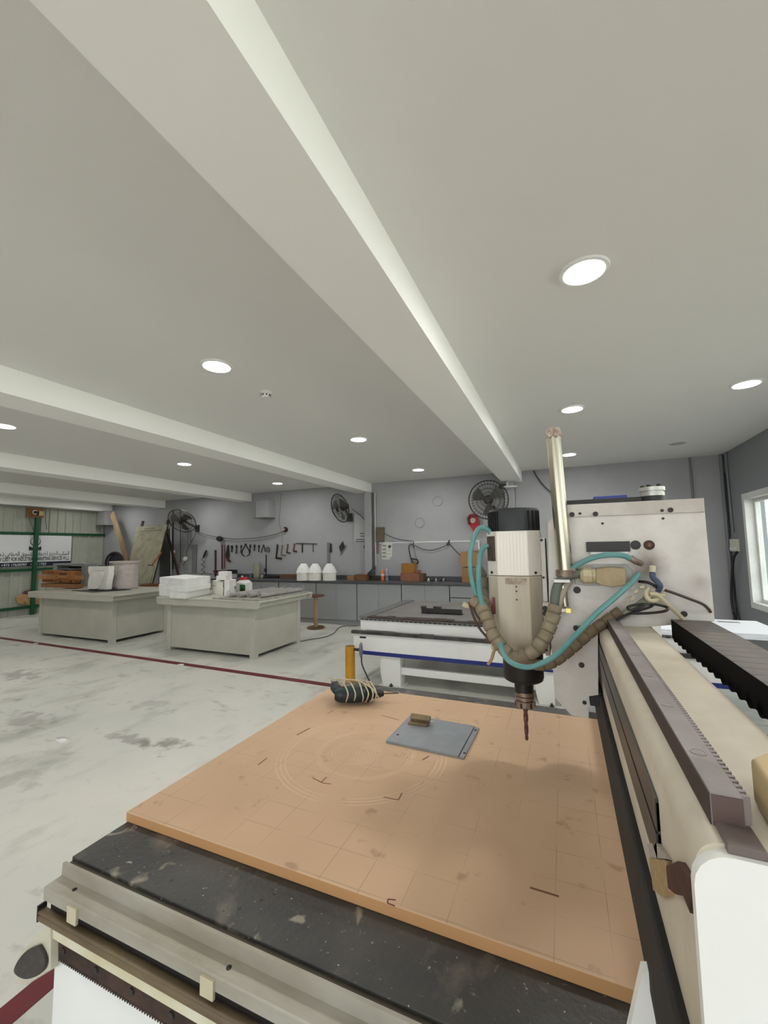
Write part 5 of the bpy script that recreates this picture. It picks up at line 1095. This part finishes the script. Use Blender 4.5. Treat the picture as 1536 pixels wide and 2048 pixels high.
# duct boxes under the beam ends
for (x0, x1, y0_, y1_, lab) in ((510, 531, 1001, 1034, 'pale box mounted under the end of the third beam'), (207, 222, 1023, 1050, 'pale box mounted under the beam end at the left corner')):
    a, c = W(x0, y0_, .3), W(x1, y1_, .3)
    if x0 < 300: a, c = aY(x0, y0_, 8.1), aY(x1, y1_, 8.1)
    r = thing('wall_box', lab, 'wall box', ((a.x+c.x)/2, 8.05, c.z), 'pale boxes under the beam ends')
    MB().box(a.x, c.x, 7.92, 8.215, c.z, a.z).build('body', M_wall, r, smooth=False, bevel=.006); MB().box(a.x-.03, c.x+.03, 7.9, 8.215, c.z-.02, c.z-.001).build('lip', M_tooll, r, smooth=False)
# column pipes
tag(MB().tube([(-3.755, 8.16, .99), (-3.755, 8.16, 2.78)], .022, 10).build('conduit', mat('conduit_dark', (96, 92, 92), .6)), 'dark conduit running up the column beside the notice', 'conduit')
tag(MB().tube([(-3.722, 8.17, 1.2), (-3.722, 8.17, 2.78)], .012, 8).build('conduit', M_ptrim), 'thin white conduit right of the column', 'conduit')
tag(MB().tube([W(1029, 968, .05), W(1030, 1012, .05), W(1031, 1060, .05)], .012, 8).build('conduit', M_tool), 'dark pipe on the column by the right fan', 'conduit')
sf = thing('shelf_bracket', 'white shelf bracket at the top of the right column', 'bracket', W(1025, 975, .15))
MB().box(-1.0, -.74, 7.95, 8.085, 2.66, 2.69).build('shelf', M_ptrim, sf, smooth=False); MB().box(-.93, -.9, 8.0, 8.085, 2.69, 2.78).build('upright', M_ptrim, sf, smooth=False); MB().rbox((-1.02, 8.05, 2.70), (.1, .08, .09)).build('junction', M_tool, sf, smooth=False, bevel=.01)
def lead(px, m, label, rr=.008, off=.03, cat='cable'):
    return tag(MB().tube(catmull([W(x, y, off) for x, y in px], 6), rr, 6).build('wall_cable', m), label, cat, 'cables on the back wall')
M_lead = mat('lead_grey', (66, 65, 66), .6)
lead([(704, 1018), (720, 1030), (735, 1045), (750, 1056)], M_lead, 'cable from the middle fan to the board box')
lead([(767, 1066), (785, 1075), (805, 1080), (826, 1083), (826.5, 1089)], M_lead, 'cable from the board box to the hacksaw hook')
lead([(828, 1090), (845, 1098), (862, 1100.5), (880, 1096), (894, 1090)], M_lead, 'cable sagging right of the hacksaw')
lead([(898, 1086), (908, 1098), (916, 1106), (924, 1112)], M_lead, 'cable dropping to the cardboard boxes')
wall_shape('cable_hook', [(893, 1090), (898, 1080), (899.5, 1080.5), (896.5, 1091)], M_toolb, 'small black hook holding the sagging cable', 'hook', .03, .02)
lead([(390, 1061), (410, 1069), (432, 1074)], M_lead, 'cable from the left fan to the small black box')
lead([(442, 1075), (470, 1078), (510, 1076), (545, 1070), (566, 1063)], M_lead, 'cable running from the black box to the round socket')
lead([(442, 1079), (480, 1081), (520, 1079), (556, 1070)], mat('lead_pale', (120, 120, 122), .6), 'thin pale cable below the long cable', .005)
lead([(562, 988), (560, 1020), (558, 1045), (564, 1066), (564, 1086)], mat('lead_pale', (120, 120, 122), .6), 'thin pale cable hanging by the round socket', .005)
lead([(392, 1067), (382, 1085), (374, 1100), (372, 1118), (366, 1131)], M_lead, 'cable hanging down from the left fan')
for (x, y0_, y1_, m, rr, lab) in ((346, 1020, 1138, M_toolb, .02, 'thick dark hanging rod left of the fan cords'), (361, 1018, 1125, M_lead, .012, 'first dark cord hanging behind the left fan'), (365, 1062, 1112, mat('lead_pale', (120, 120, 122), .6), .008, 'second pale cord behind the left fan'), (376, 1062, 1096, mat('lead_pale', (120, 120, 122), .6), .008, 'third pale cord behind the left fan'), (381.5, 1062, 1100, mat('lead_pale', (120, 120, 122), .6), .012, 'fourth pale cord behind the left fan'), (342, 1056, 1160, M_ptrim, .016, 'white conduit left of the dark hanging rod')):
    tag(MB().tube([W(x, y0_, .03), W(x, y1_, .03)], rr, 8).build('hanging_cord', m), lab, 'cord', 'cords hanging at the left fan')
b = thing('cable_box', 'small black box joining the wall cables', 'cable box', W(438, 1083, .05)); wall_shape('body', [(432, 1075), (437, 1072), (441.5, 1075), (441.5, 1080), (437, 1083), (432.5, 1080)], M_toolb, None, None, .08, .08, par=b)
c = W(571, 1059, .0); b = thing('round_socket', 'round black socket with a pale plug on the back wall', 'socket', c); MB().lathe([(pxs(5, c), -.02), (pxs(5, c), .03), (pxs(3.6, c), .035)], c, (-.3,-1,0), n=18).build('cup', M_toolb, b); MB().lathe([(pxs(2.2, c), .03), (pxs(2.2, c), .06)], c, (-.3,-1,0), n=12).build('plug', mat('plug_pink', (200, 160, 140), .5), b)
for (x, y, lab) in ((344.5, 1105, 'round white plug adaptor on the hanging cords'), (369, 1118, 'white plug cluster at the end of the fan cable')):
    c = W(x, y, .10); s = pxs(4.5, c); b = thing('plug_adaptor', lab, 'plug', c-Vector((0,0,s))); MB().sphere(c, (s, s*.6, s), 12, 8).build('body', M_white, b); MB().rbox(c+Vector((s, 0, .02)), (s*.8, s*.6, s*1.3), .2).build('plug_head', M_white, b, smooth=False, bevel=.006)
# right corner wiring
tag(MB().tube([(2.385, 8.185, 0.3), (2.385, 8.185, 2.98)], .026, 10).build('corner_conduit', mat('conduit_grey', (120, 122, 124), .6)), 'grey conduit running up the right back corner', 'conduit')
tag(MB().tube([(2.403, 8.0, 1.72), (2.403, 8.02, 2.98)], .016, 8).build('corner_conduit', mat('conduit_grey', (120, 122, 124), .6)), 'thinner conduit above the corner socket', 'conduit')
def aXw(px, py, x=2.40): p = aX(px, py, x); p.y = min(p.y, 8.14); return p
a, c = aXw(1464, 1078), aXw(1476, 1103); b = thing('corner_socket', 'pale cream socket box on the right wall corner', 'socket', (2.40, (a.y+c.y)/2, c.z)); MB().box(2.37, 2.419, min(a.y, c.y)-.02, max(a.y, c.y)+.02, c.z, a.z).build('box', mat('cream_box', (206, 204, 180), .5), b, smooth=False, bevel=.004); MB().box(2.36, 2.372, min(a.y, c.y), max(a.y, c.y), c.z+.02, c.z+.07).build('switch', M_white, b, smooth=False, bevel=.002)
tag(MB().tube(catmull([aXw(1474, 1104, 2.34), aXw(1467, 1118, 2.33), aXw(1464, 1150, 2.33), aXw(1463, 1190, 2.33), aXw(1467, 1225, 2.33), aX(1470, 1240, 2.3), Vector((2.3, 8.05, .02))], 6), .018, 8).build('corner_cable', M_cable), 'thick black cable falling from the corner socket', 'cable')
tag(MB().tube(catmull([aXw(1443, 948), aXw(1450, 1010), aXw(1457, 1075), aXw(1462, 1140), aXw(1466, 1200), aXw(1480, 1242)], 6), .010, 8).build('corner_cable', M_cable), 'thin black cable beside the corner conduit', 'cable')
tag(MB().tube([(1.98, 8.2, 2.30), (1.98, 8.2, 2.98)], .018, 8).build('pipe_run', mat('conduit_grey', (120, 122, 124), .6)), 'grey pipe dropping down the back wall near the corner', 'conduit')
tag(MB().tube([(1.72, 8.2, 1.7), (1.72, 8.2, 2.28), (1.98, 8.2, 2.28), (1.98, 8.2, 1.7)], .018, 8).build('pipe_loop', mat('conduit_grey', (120, 122, 124), .6)), 'square pipe loop on the back wall near the corner', 'conduit')
tag(MB().tube(catmull([W(1067, 941, .02), W(1075, 955, .02), W(1090, 974, .02), W(1110, 990, .02), W(1138, 1012, .02)], 6), .012, 6).build('wall_cable', M_lead), 'dark cable curving down behind the chrome cylinder', 'cable')
# ------------------------------------------------------------------ things on the left
# banner with lettering on the cladding
BXp = XL+.012
bn_ = thing('company_banner', 'white banner with round emblem and bilingual lettering on the cladding', 'banner', (BXp, 6.4, 1.2))
M_ban = mat('banner_white', (216, 218, 220), .6); M_ink = mat('banner_ink', (24, 26, 30), .6); M_navy = mat('banner_navy', (18, 22, 46), .6)
def BP(px, py, off=0.): p = aX(px, py, BXp+off); return p
y_r = BP(142, 1100).y; zt, zb = 2.045, 1.235; y_l = 5.42
MB().box(BXp, BXp+.006, y_l, y_r, zb, zt).build('sheet', M_ban, bn_, smooth=False)
MB().box(BXp+.006, BXp+.008, y_l, y_r-.0, zb+.005, zb+.115).build('navy_strip', M_navy, bn_, smooth=False)
Xd, Yd = (0, 1, 0), (0, 0, 1)
# arabic letters: contextual forms chosen by hand-made joining rules, laid right to left
FORMS = {'\u0627': ('\ufe8d', '\ufe8e', None, None), '\u0644': ('\ufedd', '\ufede', '\ufedf', '\ufee0'), '\u0633': ('\ufeb1', '\ufeb2', '\ufeb3', '\ufeb4'), '\u0643': ('\ufed9', '\ufeda', '\ufedb', '\ufedc'),
         '\u0628': ('\ufe8f', '\ufe90', '\ufe91', '\ufe92'), '\u062c': ('\ufe9d', '\ufe9e', '\ufe9f', '\ufea0'), '\u062f': ('\ufea9', '\ufeaa', None, None), '\u064a': ('\ufef1', '\ufef2', '\ufef3', '\ufef4'),
         '\u062e': ('\ufea5', '\ufea6', '\ufea7', '\ufea8'), '\u0645': ('\ufee1', '\ufee2', '\ufee3', '\ufee4'), '\u062a': ('\ufe95', '\ufe96', '\ufe97', '\ufe98'), '\u0648': ('\ufeed', '\ufeee', None, None),
         '\u0642': ('\ufed5', '\ufed6', '\ufed7', '\ufed8'), '\u0635': ('\ufeb9', '\ufeba', '\ufebb', '\ufebc'), '\u0646': ('\ufee5', '\ufee6', '\ufee7', '\ufee8'), '\u0639': ('\ufec9', '\ufeca', '\ufecb', '\ufecc'), '\u0630': ('\ufeab', '\ufeac', None, None)}
def shape(s):
    out = []
    for i, ch in enumerate(s):
        if ch not in FORMS: out.append(ch); continue
        iso, fin, ini, med = FORMS[ch]
        prev = i > 0 and s[i-1] in FORMS and FORMS[s[i-1]][2] is not None; nxt = i+1 < len(s) and s[i+1] in FORMS and ini is not None
        out.append(med if prev and nxt else ini if nxt else fin if prev else iso)
    return ''.join(reversed(out))
ar = '\u0627\u0644\u0633\u0643\u0628 \u0627\u0644\u062c\u062f\u064a\u062f \u0644\u062e\u062f\u0645\u0627\u062a \u0627\u0644\u062a\u0633\u0648\u064a\u0642 \u0627\u0644\u0635\u0646\u0627\u0639\u064a \u0630.\u0645.\u0645'
cy = BP(70, 1095).y
text_mesh('arabic_lettering', shape(ar), .15, M_ink, (BXp+.0085, (5.60+y_r-.05)/2, 1.515), Xd, Yd, bn_, width=y_r-.05-5.60, bold=.002)
text_mesh('english_lettering', 'NEW CAST FOR INDUSTRIAL MARKETING SERVICES W.L.L', .135, M_ink, (BXp+.0085, (5.57+y_r-.04)/2, 1.385), Xd, Yd, bn_, width=y_r-.04-5.57, bold=.003)
text_mesh('phone_lettering', '+973 17630707', .085, M_ban, (BXp+.0095, BP(28, 1131).y, 1.262), Xd, Yd, bn_, bold=.001)['kind'] = 'stuff'
text_mesh('phone_lettering', '+973 1763', .085, M_ban, (BXp+.0095, BP(76, 1129).y, 1.262), Xd, Yd, bn_, bold=.001)['kind'] = 'stuff'
# emblem: ring standing on a notched base
cz = BP(69, 1083).z; R = .115
b = MB(); n = 32; vs = []
for i in range(n):
    a = 2*math.pi*i/n; w2 = .010+.012*(.5-.5*math.sin(a)); vs += [(BXp+.0085, cy+(R*1.04)*math.cos(a), cz+R*math.sin(a)), (BXp+.0085, cy+(R*1.04-w2)*math.cos(a), cz+(R-w2)*math.sin(a))]
b.add(vs, [(2*i, 2*((i+1)%n), 2*((i+1)%n)+1, 2*i+1) for i in range(n)]); b.build('emblem_ring', M_ink, bn_, smooth=False)
MB().poly([(BXp+.0085, cy+y, cz-.125+z) for y, z in ((-.14, .0), (-.06, -.035), (.06, -.035), (.14, 0), (.14, -.105), (-.14, -.105))], (.001, 0, 0)).build('emblem_base', M_ink, bn_, smooth=False)
MB().poly([(BXp+.0098, cy+y, cz-.125+z) for y, z in ((-.11, -.055), (.11, -.055), (.11, -.085), (-.11, -.085))], (.0005, 0, 0)).build('emblem_bar', mat('ink_grey', (70, 72, 74), .6), bn_, smooth=False)
MB().poly([(BXp+.0085, cy+y, cz+z) for y, z in ((-.12, .10), (-.03, .128), (-.03, .136), (-.13, .106))], (.001, 0, 0)).build('emblem_swoosh', M_ink, bn_, smooth=False)
# wooden block with lamp at the top of the post
c = aX(70, 1025, XL+.12); wbk = thing('wooden_mount', 'orange brown wooden board with a small black camera on the green post', 'mount', (XL+.12, c.y, c.z-.12))
MB().box(XL+.112, XL+.14, c.y-.19, c.y+.19, c.z-.13, c.z+.11).build('board', mat('board_orange', (140, 92, 42), .6, col2=(112, 72, 34), scale=8), wbk, smooth=False, bevel=.004)
MB().tube([(XL+.14, c.y, c.z-.01), (XL+.21, c.y, c.z-.02)], .05, 14).build('camera_body', M_black, wbk); MB().box(XL+.14, XL+.19, c.y+.06, c.y+.16, c.z-.08, c.z+.04).build('lamp_block', mat('lamp_cream', (190, 168, 116), .5), wbk, smooth=False, bevel=.004); MB().ring((XL+.19, c.y-.03, c.z+.0), (1, 0, .2), .05, .012, 18, 6).build('camera_rim', M_white, wbk)
for (pts, lab) in (([(56, 1030), (61, 1045), (66, 1058), (67, 1062)], 'thin dark wire left of the green post'), ([(92, 1018), (91, 1040), (93, 1055), (93, 1060)], 'thin dark wire right of the wooden mount')):
    tag(MB().tube(catmull([aX(x, y, XL+.03) for x, y in pts], 5), .007, 6).build('cladding_wire', M_lead), lab, 'wire')
# carved wooden fish with letter, on the lower rail
fs_ = thing('wooden_fish', 'carved pale wooden fish pattern marked with an R behind the green post', 'wooden pattern', (XL+.15, 6.4, .23))
fx = XL+.03
outl = [(32, 1199), (44, 1192), (60, 1194), (72, 1192), (84, 1198), (86, 1206), (78, 1212), (60, 1215), (46, 1214), (33, 1209)]
MB().poly([aX(x, y, fx)+Vector((0, 0, .055)) for x, y in outl], (-.035, 0, 0)).build('body', mat('fish_wood', (190, 156, 112), .6, col2=(172, 138, 96), scale=8), fs_, smooth=False, bevel=.008)
MB().poly([aX(x, y, fx-.005) for x, y in ((43, 1192), (50, 1182), (62, 1179), (74, 1184), (76, 1192), (60, 1194))], (-.03, 0, 0)).build('fin', mat('fin_maroon', (92, 58, 52), .6), fs_, smooth=False, bevel=.004)
c = aX(51, 1211, fx+.002); text_mesh('letter', 'R', .14, mat('letter_olive', (92, 76, 34), .6), (fx+.0015, c.y, c.z), Xd, Yd, fs_)
# ---- on the left bench
def TB(px, py): return aZ(px, py, T)
tag(MB().poly([TB(143, 1181.5), TB(186, 1185), TB(262, 1180), TB(232, 1176)], (0, 0, .008)).build('black_sheet', M_toolb, smooth=False), 'thin dark sheet under the plaster torso', 'sheet')
# plaster torso relief block
tc_ = TB(199, 1181.5); to = thing('plaster_torso', 'white plaster torso relief standing on the far bench', 'sculpture', (tc_.x, tc_.y, T+.009))
y0t = tc_.y
def TP(px, py): return aY(px, py, y0t)
base_z = aY(200, 1181.5, y0t).z; dz = (T+.009)-base_z
outl = [(179, 1180), (212, 1180.5), (214, 1163), (217, 1150), (217.5, 1133), (176, 1134), (175.5, 1142), (178, 1152), (181, 1157), (179, 1163), (178.5, 1172)]
MB().poly([TP(x, y)+Vector((0, 0, dz)) for x, y in outl], (.02, .10, 0)).build('block', M_plaster, to, smooth=False, bevel=.012, seg=3)
MB().poly([TP(x, y)+Vector((0, 0, dz)) for x, y in ((183, 1152), (188, 1143), (205, 1143), (210, 1150), (206, 1160), (202, 1170), (198, 1179), (180, 1179), (180, 1164))], (0, -.045, 0)).build('relief', M_plaster, to, smooth=False, bevel=.012, seg=3)
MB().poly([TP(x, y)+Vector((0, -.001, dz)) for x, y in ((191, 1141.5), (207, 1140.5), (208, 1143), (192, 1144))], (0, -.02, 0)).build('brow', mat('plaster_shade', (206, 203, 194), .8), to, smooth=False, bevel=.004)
# pink cylinder mould
pc = TB(248, 1176.5); R = pxs(24.5, pc); h = aY(248, 1123, pc.y).z-aY(248, 1176.5, pc.y).z
pm = thing('cylinder_mould', 'pinkish grey fibre cylinder with a lipped rim on the far bench', 'mould', (pc.x, pc.y, T))
M_pinkp = mat('pink_plaster', (202, 192, 188), .8, col2=(184, 172, 168), scale=14)
MB().lathe([(R*1.0, .0), (R*.98, .02), (R*.96, h*.5), (R*.95, h-.035)], (pc.x, pc.y, T+.009), n=32).build('body', M_pinkp, pm)
MB().lathe([(R*1.08, h-.04), (R*1.10, h-.03), (R*1.10, h), (R*.95, h+.003), (R*.90, h-.05)], (pc.x, pc.y, T+.009), n=32).build('rim', M_pinkp, pm)
MB().rbox((pc.x-.02, pc.y-R*1.05, T+.035), (R*1.5, .02, .03)).build('base_bar', mat('bar_grey', (150, 144, 142), .7), pm, smooth=False, bevel=.003)
for x in (-.45, .3): MB().rbox((pc.x+R*x, pc.y-R*.93, T+h*.72), (.016, .03, h*.4)).build('seam_rib', M_pinkp, pm, smooth=False, bevel=.004)
# amber wooden jig pieces
wc = TB(112, 1177); WY = 5.25
M_amb = mat('amber_wood', (160, 96, 42), .5, col2=(126, 70, 28), scale=7, stretch=(.6, 3, 3)); M_amb2 = mat('tan_wood', (182, 134, 86), .6, col2=(160, 110, 66), scale=7)
wp = thing('wooden_jig', 'stack of amber wooden jig pieces at the left end of the far bench', 'wooden jig', (wc.x, WY, T))
def jig(x0, y0_, x1, y1_, d0, d1, m, name='block'):
    a, c = aY(x0, y0_, WY+d0), aY(x1, y1_, WY+d0); base = aY((x0+x1)/2, 1178.5, WY+d0).z; dz_ = T-base
    MB().box(a.x, c.x, WY+d0, WY+d1, max(T+.0005, c.z+dz_), a.z+dz_).build(name, m, wp, smooth=False, bevel=.003)
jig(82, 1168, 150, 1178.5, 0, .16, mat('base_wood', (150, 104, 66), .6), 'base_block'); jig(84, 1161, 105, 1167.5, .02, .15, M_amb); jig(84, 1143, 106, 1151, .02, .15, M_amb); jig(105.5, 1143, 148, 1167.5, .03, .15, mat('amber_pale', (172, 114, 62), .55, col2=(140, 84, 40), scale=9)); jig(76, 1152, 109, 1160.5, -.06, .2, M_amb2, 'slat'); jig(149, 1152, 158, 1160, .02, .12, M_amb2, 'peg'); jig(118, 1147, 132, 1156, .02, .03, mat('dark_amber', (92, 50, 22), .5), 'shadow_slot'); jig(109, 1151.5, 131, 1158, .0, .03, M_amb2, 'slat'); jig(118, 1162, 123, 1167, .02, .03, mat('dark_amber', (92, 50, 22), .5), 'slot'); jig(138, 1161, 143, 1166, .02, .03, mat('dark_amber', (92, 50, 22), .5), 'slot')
# metal crate behind
cc = aY(140, 1165, 5.75); cr = thing('metal_crate', 'grey metal drawer crate with louvred side behind the wooden jig', 'crate', (cc.x, 5.85, T))
def cr_b(x0, y0_, x1, y1_, d0, d1, m, name):
    a, c = aY(x0, y0_, 5.72+d0), aY(x1, y1_, 5.72+d0); MB().box(a.x, c.x, 5.72+d0, 5.72+d1, max(T+.0005, c.z), a.z).build(name, m, cr, smooth=False, bevel=.003)
M_crate = mat('crate_steel', (150, 152, 152), .4, .4); M_crated = mat('crate_dark', (52, 54, 54), .6)
cr_b(106, 1127, 168.5, 1131, 0, .28, M_crate, 'top'); cr_b(106, 1131, 112, 1174, 0, .28, M_crate, 'side'); cr_b(163, 1131, 168.5, 1174, 0, .28, M_crate, 'side'); cr_b(112, 1132, 163, 1174, .24, .28, M_crated, 'back')
for k in range(7): cr_b(113, 1137+k*5, 162, 1139.5+k*5, .04, .2, M_crated if k % 2 else M_crate, 'louvre')
# round dark drum fan behind
c = aY(228, 1124, 7.2); df = thing('drum_fan', 'dark round drum fan standing behind the far bench', 'fan', (c.x, 7.2, 0)); R = pxs(19, c)
nrm = Vector((.2, -1, .1)).normalized()
b = MB().ring(c, nrm, R, .03, 32, 8); b.build('rim', M_toolb, df); MB().lathe([(R*.98, -.02), (R*.98, .0)], c-nrm*.05, nrm, n=32).build('mesh_disc', mat('mesh_dark', (62, 64, 66), .7), df)
for k in range(4): MB().ring(c+nrm*.02, nrm, R*(.2+.2*k), .006, 28, 4).build('guard_ring', M_tool, df)
MB().tube([(c.x-.2, 7.3, 0), (c.x, 7.22, c.z-R*.9)], .02, 8).build('leg', M_tool, df); MB().tube([(c.x+.2, 7.3, 0), (c.x, 7.22, c.z-R*.9)], .02, 8).build('leg', M_tool, df)
# leaning plank in the corner
a, c = aY(224, 1026, 7.84), aY(256, 1128, 7.6); d = (c-a).normalized(); e = c+d*((.02-c.z)/d.z)
pk = MB().bar(a, e, .17, .035, up=(0, -1, 0)); tag(pk.build('leaning_plank', M_woodp, smooth=False, bevel=.003), 'long weathered plank leaning in the left back corner', 'plank')
# drafting board on a dark easel
de = thing('drafting_easel', 'cream drafting board on a dark easel behind the far bench', 'easel', (-10.0, 7.4, 0))
TLp, TRp, BRp, BLp = aY(273, 1053, 7.85), aY(333, 1048.5, 7.85), aY(303, 1166, 7.25), aY(250, 1168, 7.25)
dn = (TRp-TLp).cross(BLp-TLp).normalized()
if dn.y < 0: dn = -dn
bo_ = MB().poly([TLp, TRp, BRp, BLp], dn*.03).build('board', mat('draft_cream', (170, 166, 142), .7, col2=(146, 142, 120), scale=5), de, smooth=False)
for (u, v, w2, h2) in ((.30, .05, .35, .015), (.15, .09, .75, .018)):
    o_ = TLp+(TRp-TLp)*u+(BLp-TLp)*v-dn*.002; ex = (TRp-TLp)*w2; ey = (BLp-TLp)*h2; MB().poly([o_, o_+ex, o_+ex+ey, o_+ey], dn*.001).build('print_line', mat('draft_ink', (120, 116, 98), .7), bo_, smooth=False)
MB().bar(aY(337, 1040, 7.95), aY(302, 1172, 7.25), .06, .05).build('upright', M_woodd, de, smooth=False, bevel=.004)
MB().bar(aY(282, 1042, 7.92)+Vector((0,.06,0)), aY(262, 1110, 7.6)+Vector((0,.12,0)), .06, .05).build('upright', M_woodd, de, smooth=False, bevel=.004)
MB().bar(aY(323, 1104, 7.5), aY(303, 1131, 7.3), .035, .03).build('set_bar', M_wood, de, smooth=False); MB().bar(aY(296, 1130, 7.28), aY(306, 1131, 7.28), .03, .02).build('set_foot', M_woodd, de, smooth=False)
p1 = aY(284, 1171, 7.15); p2 = aY(320, 1169, 7.15); MB().bar(p1, p2, .14, .06).build('ledge', M_wood, de, smooth=False, bevel=.004)
for q in (p1, p2): MB().bar(Vector((q.x, 7.25, 0)), Vector((q.x, 7.2, q.z)), .05, .05, up=(0,1,0)).build('leg', M_woodd, de, smooth=False)
MB().bar(Vector((p2.x, 8.0, 0)), aY(333, 1060, 7.95), .05, .04, up=(0,1,0)).build('leg', M_woodd, de, smooth=False)
# dark sheet standing behind the easel
a, c = aY(306, 1050, 8.1), aY(340, 1160, 8.1); tag(MB().box(aY(318, 1100, 8.15).x, aY(341, 1100, 8.15).x, 8.18, 8.205, 0, aY(330, 1057, 8.15).z).build('dark_panel', mat('panel_dark', (84, 85, 87), .7), smooth=False), 'dark grey panel standing against the wall behind the easel', 'panel')
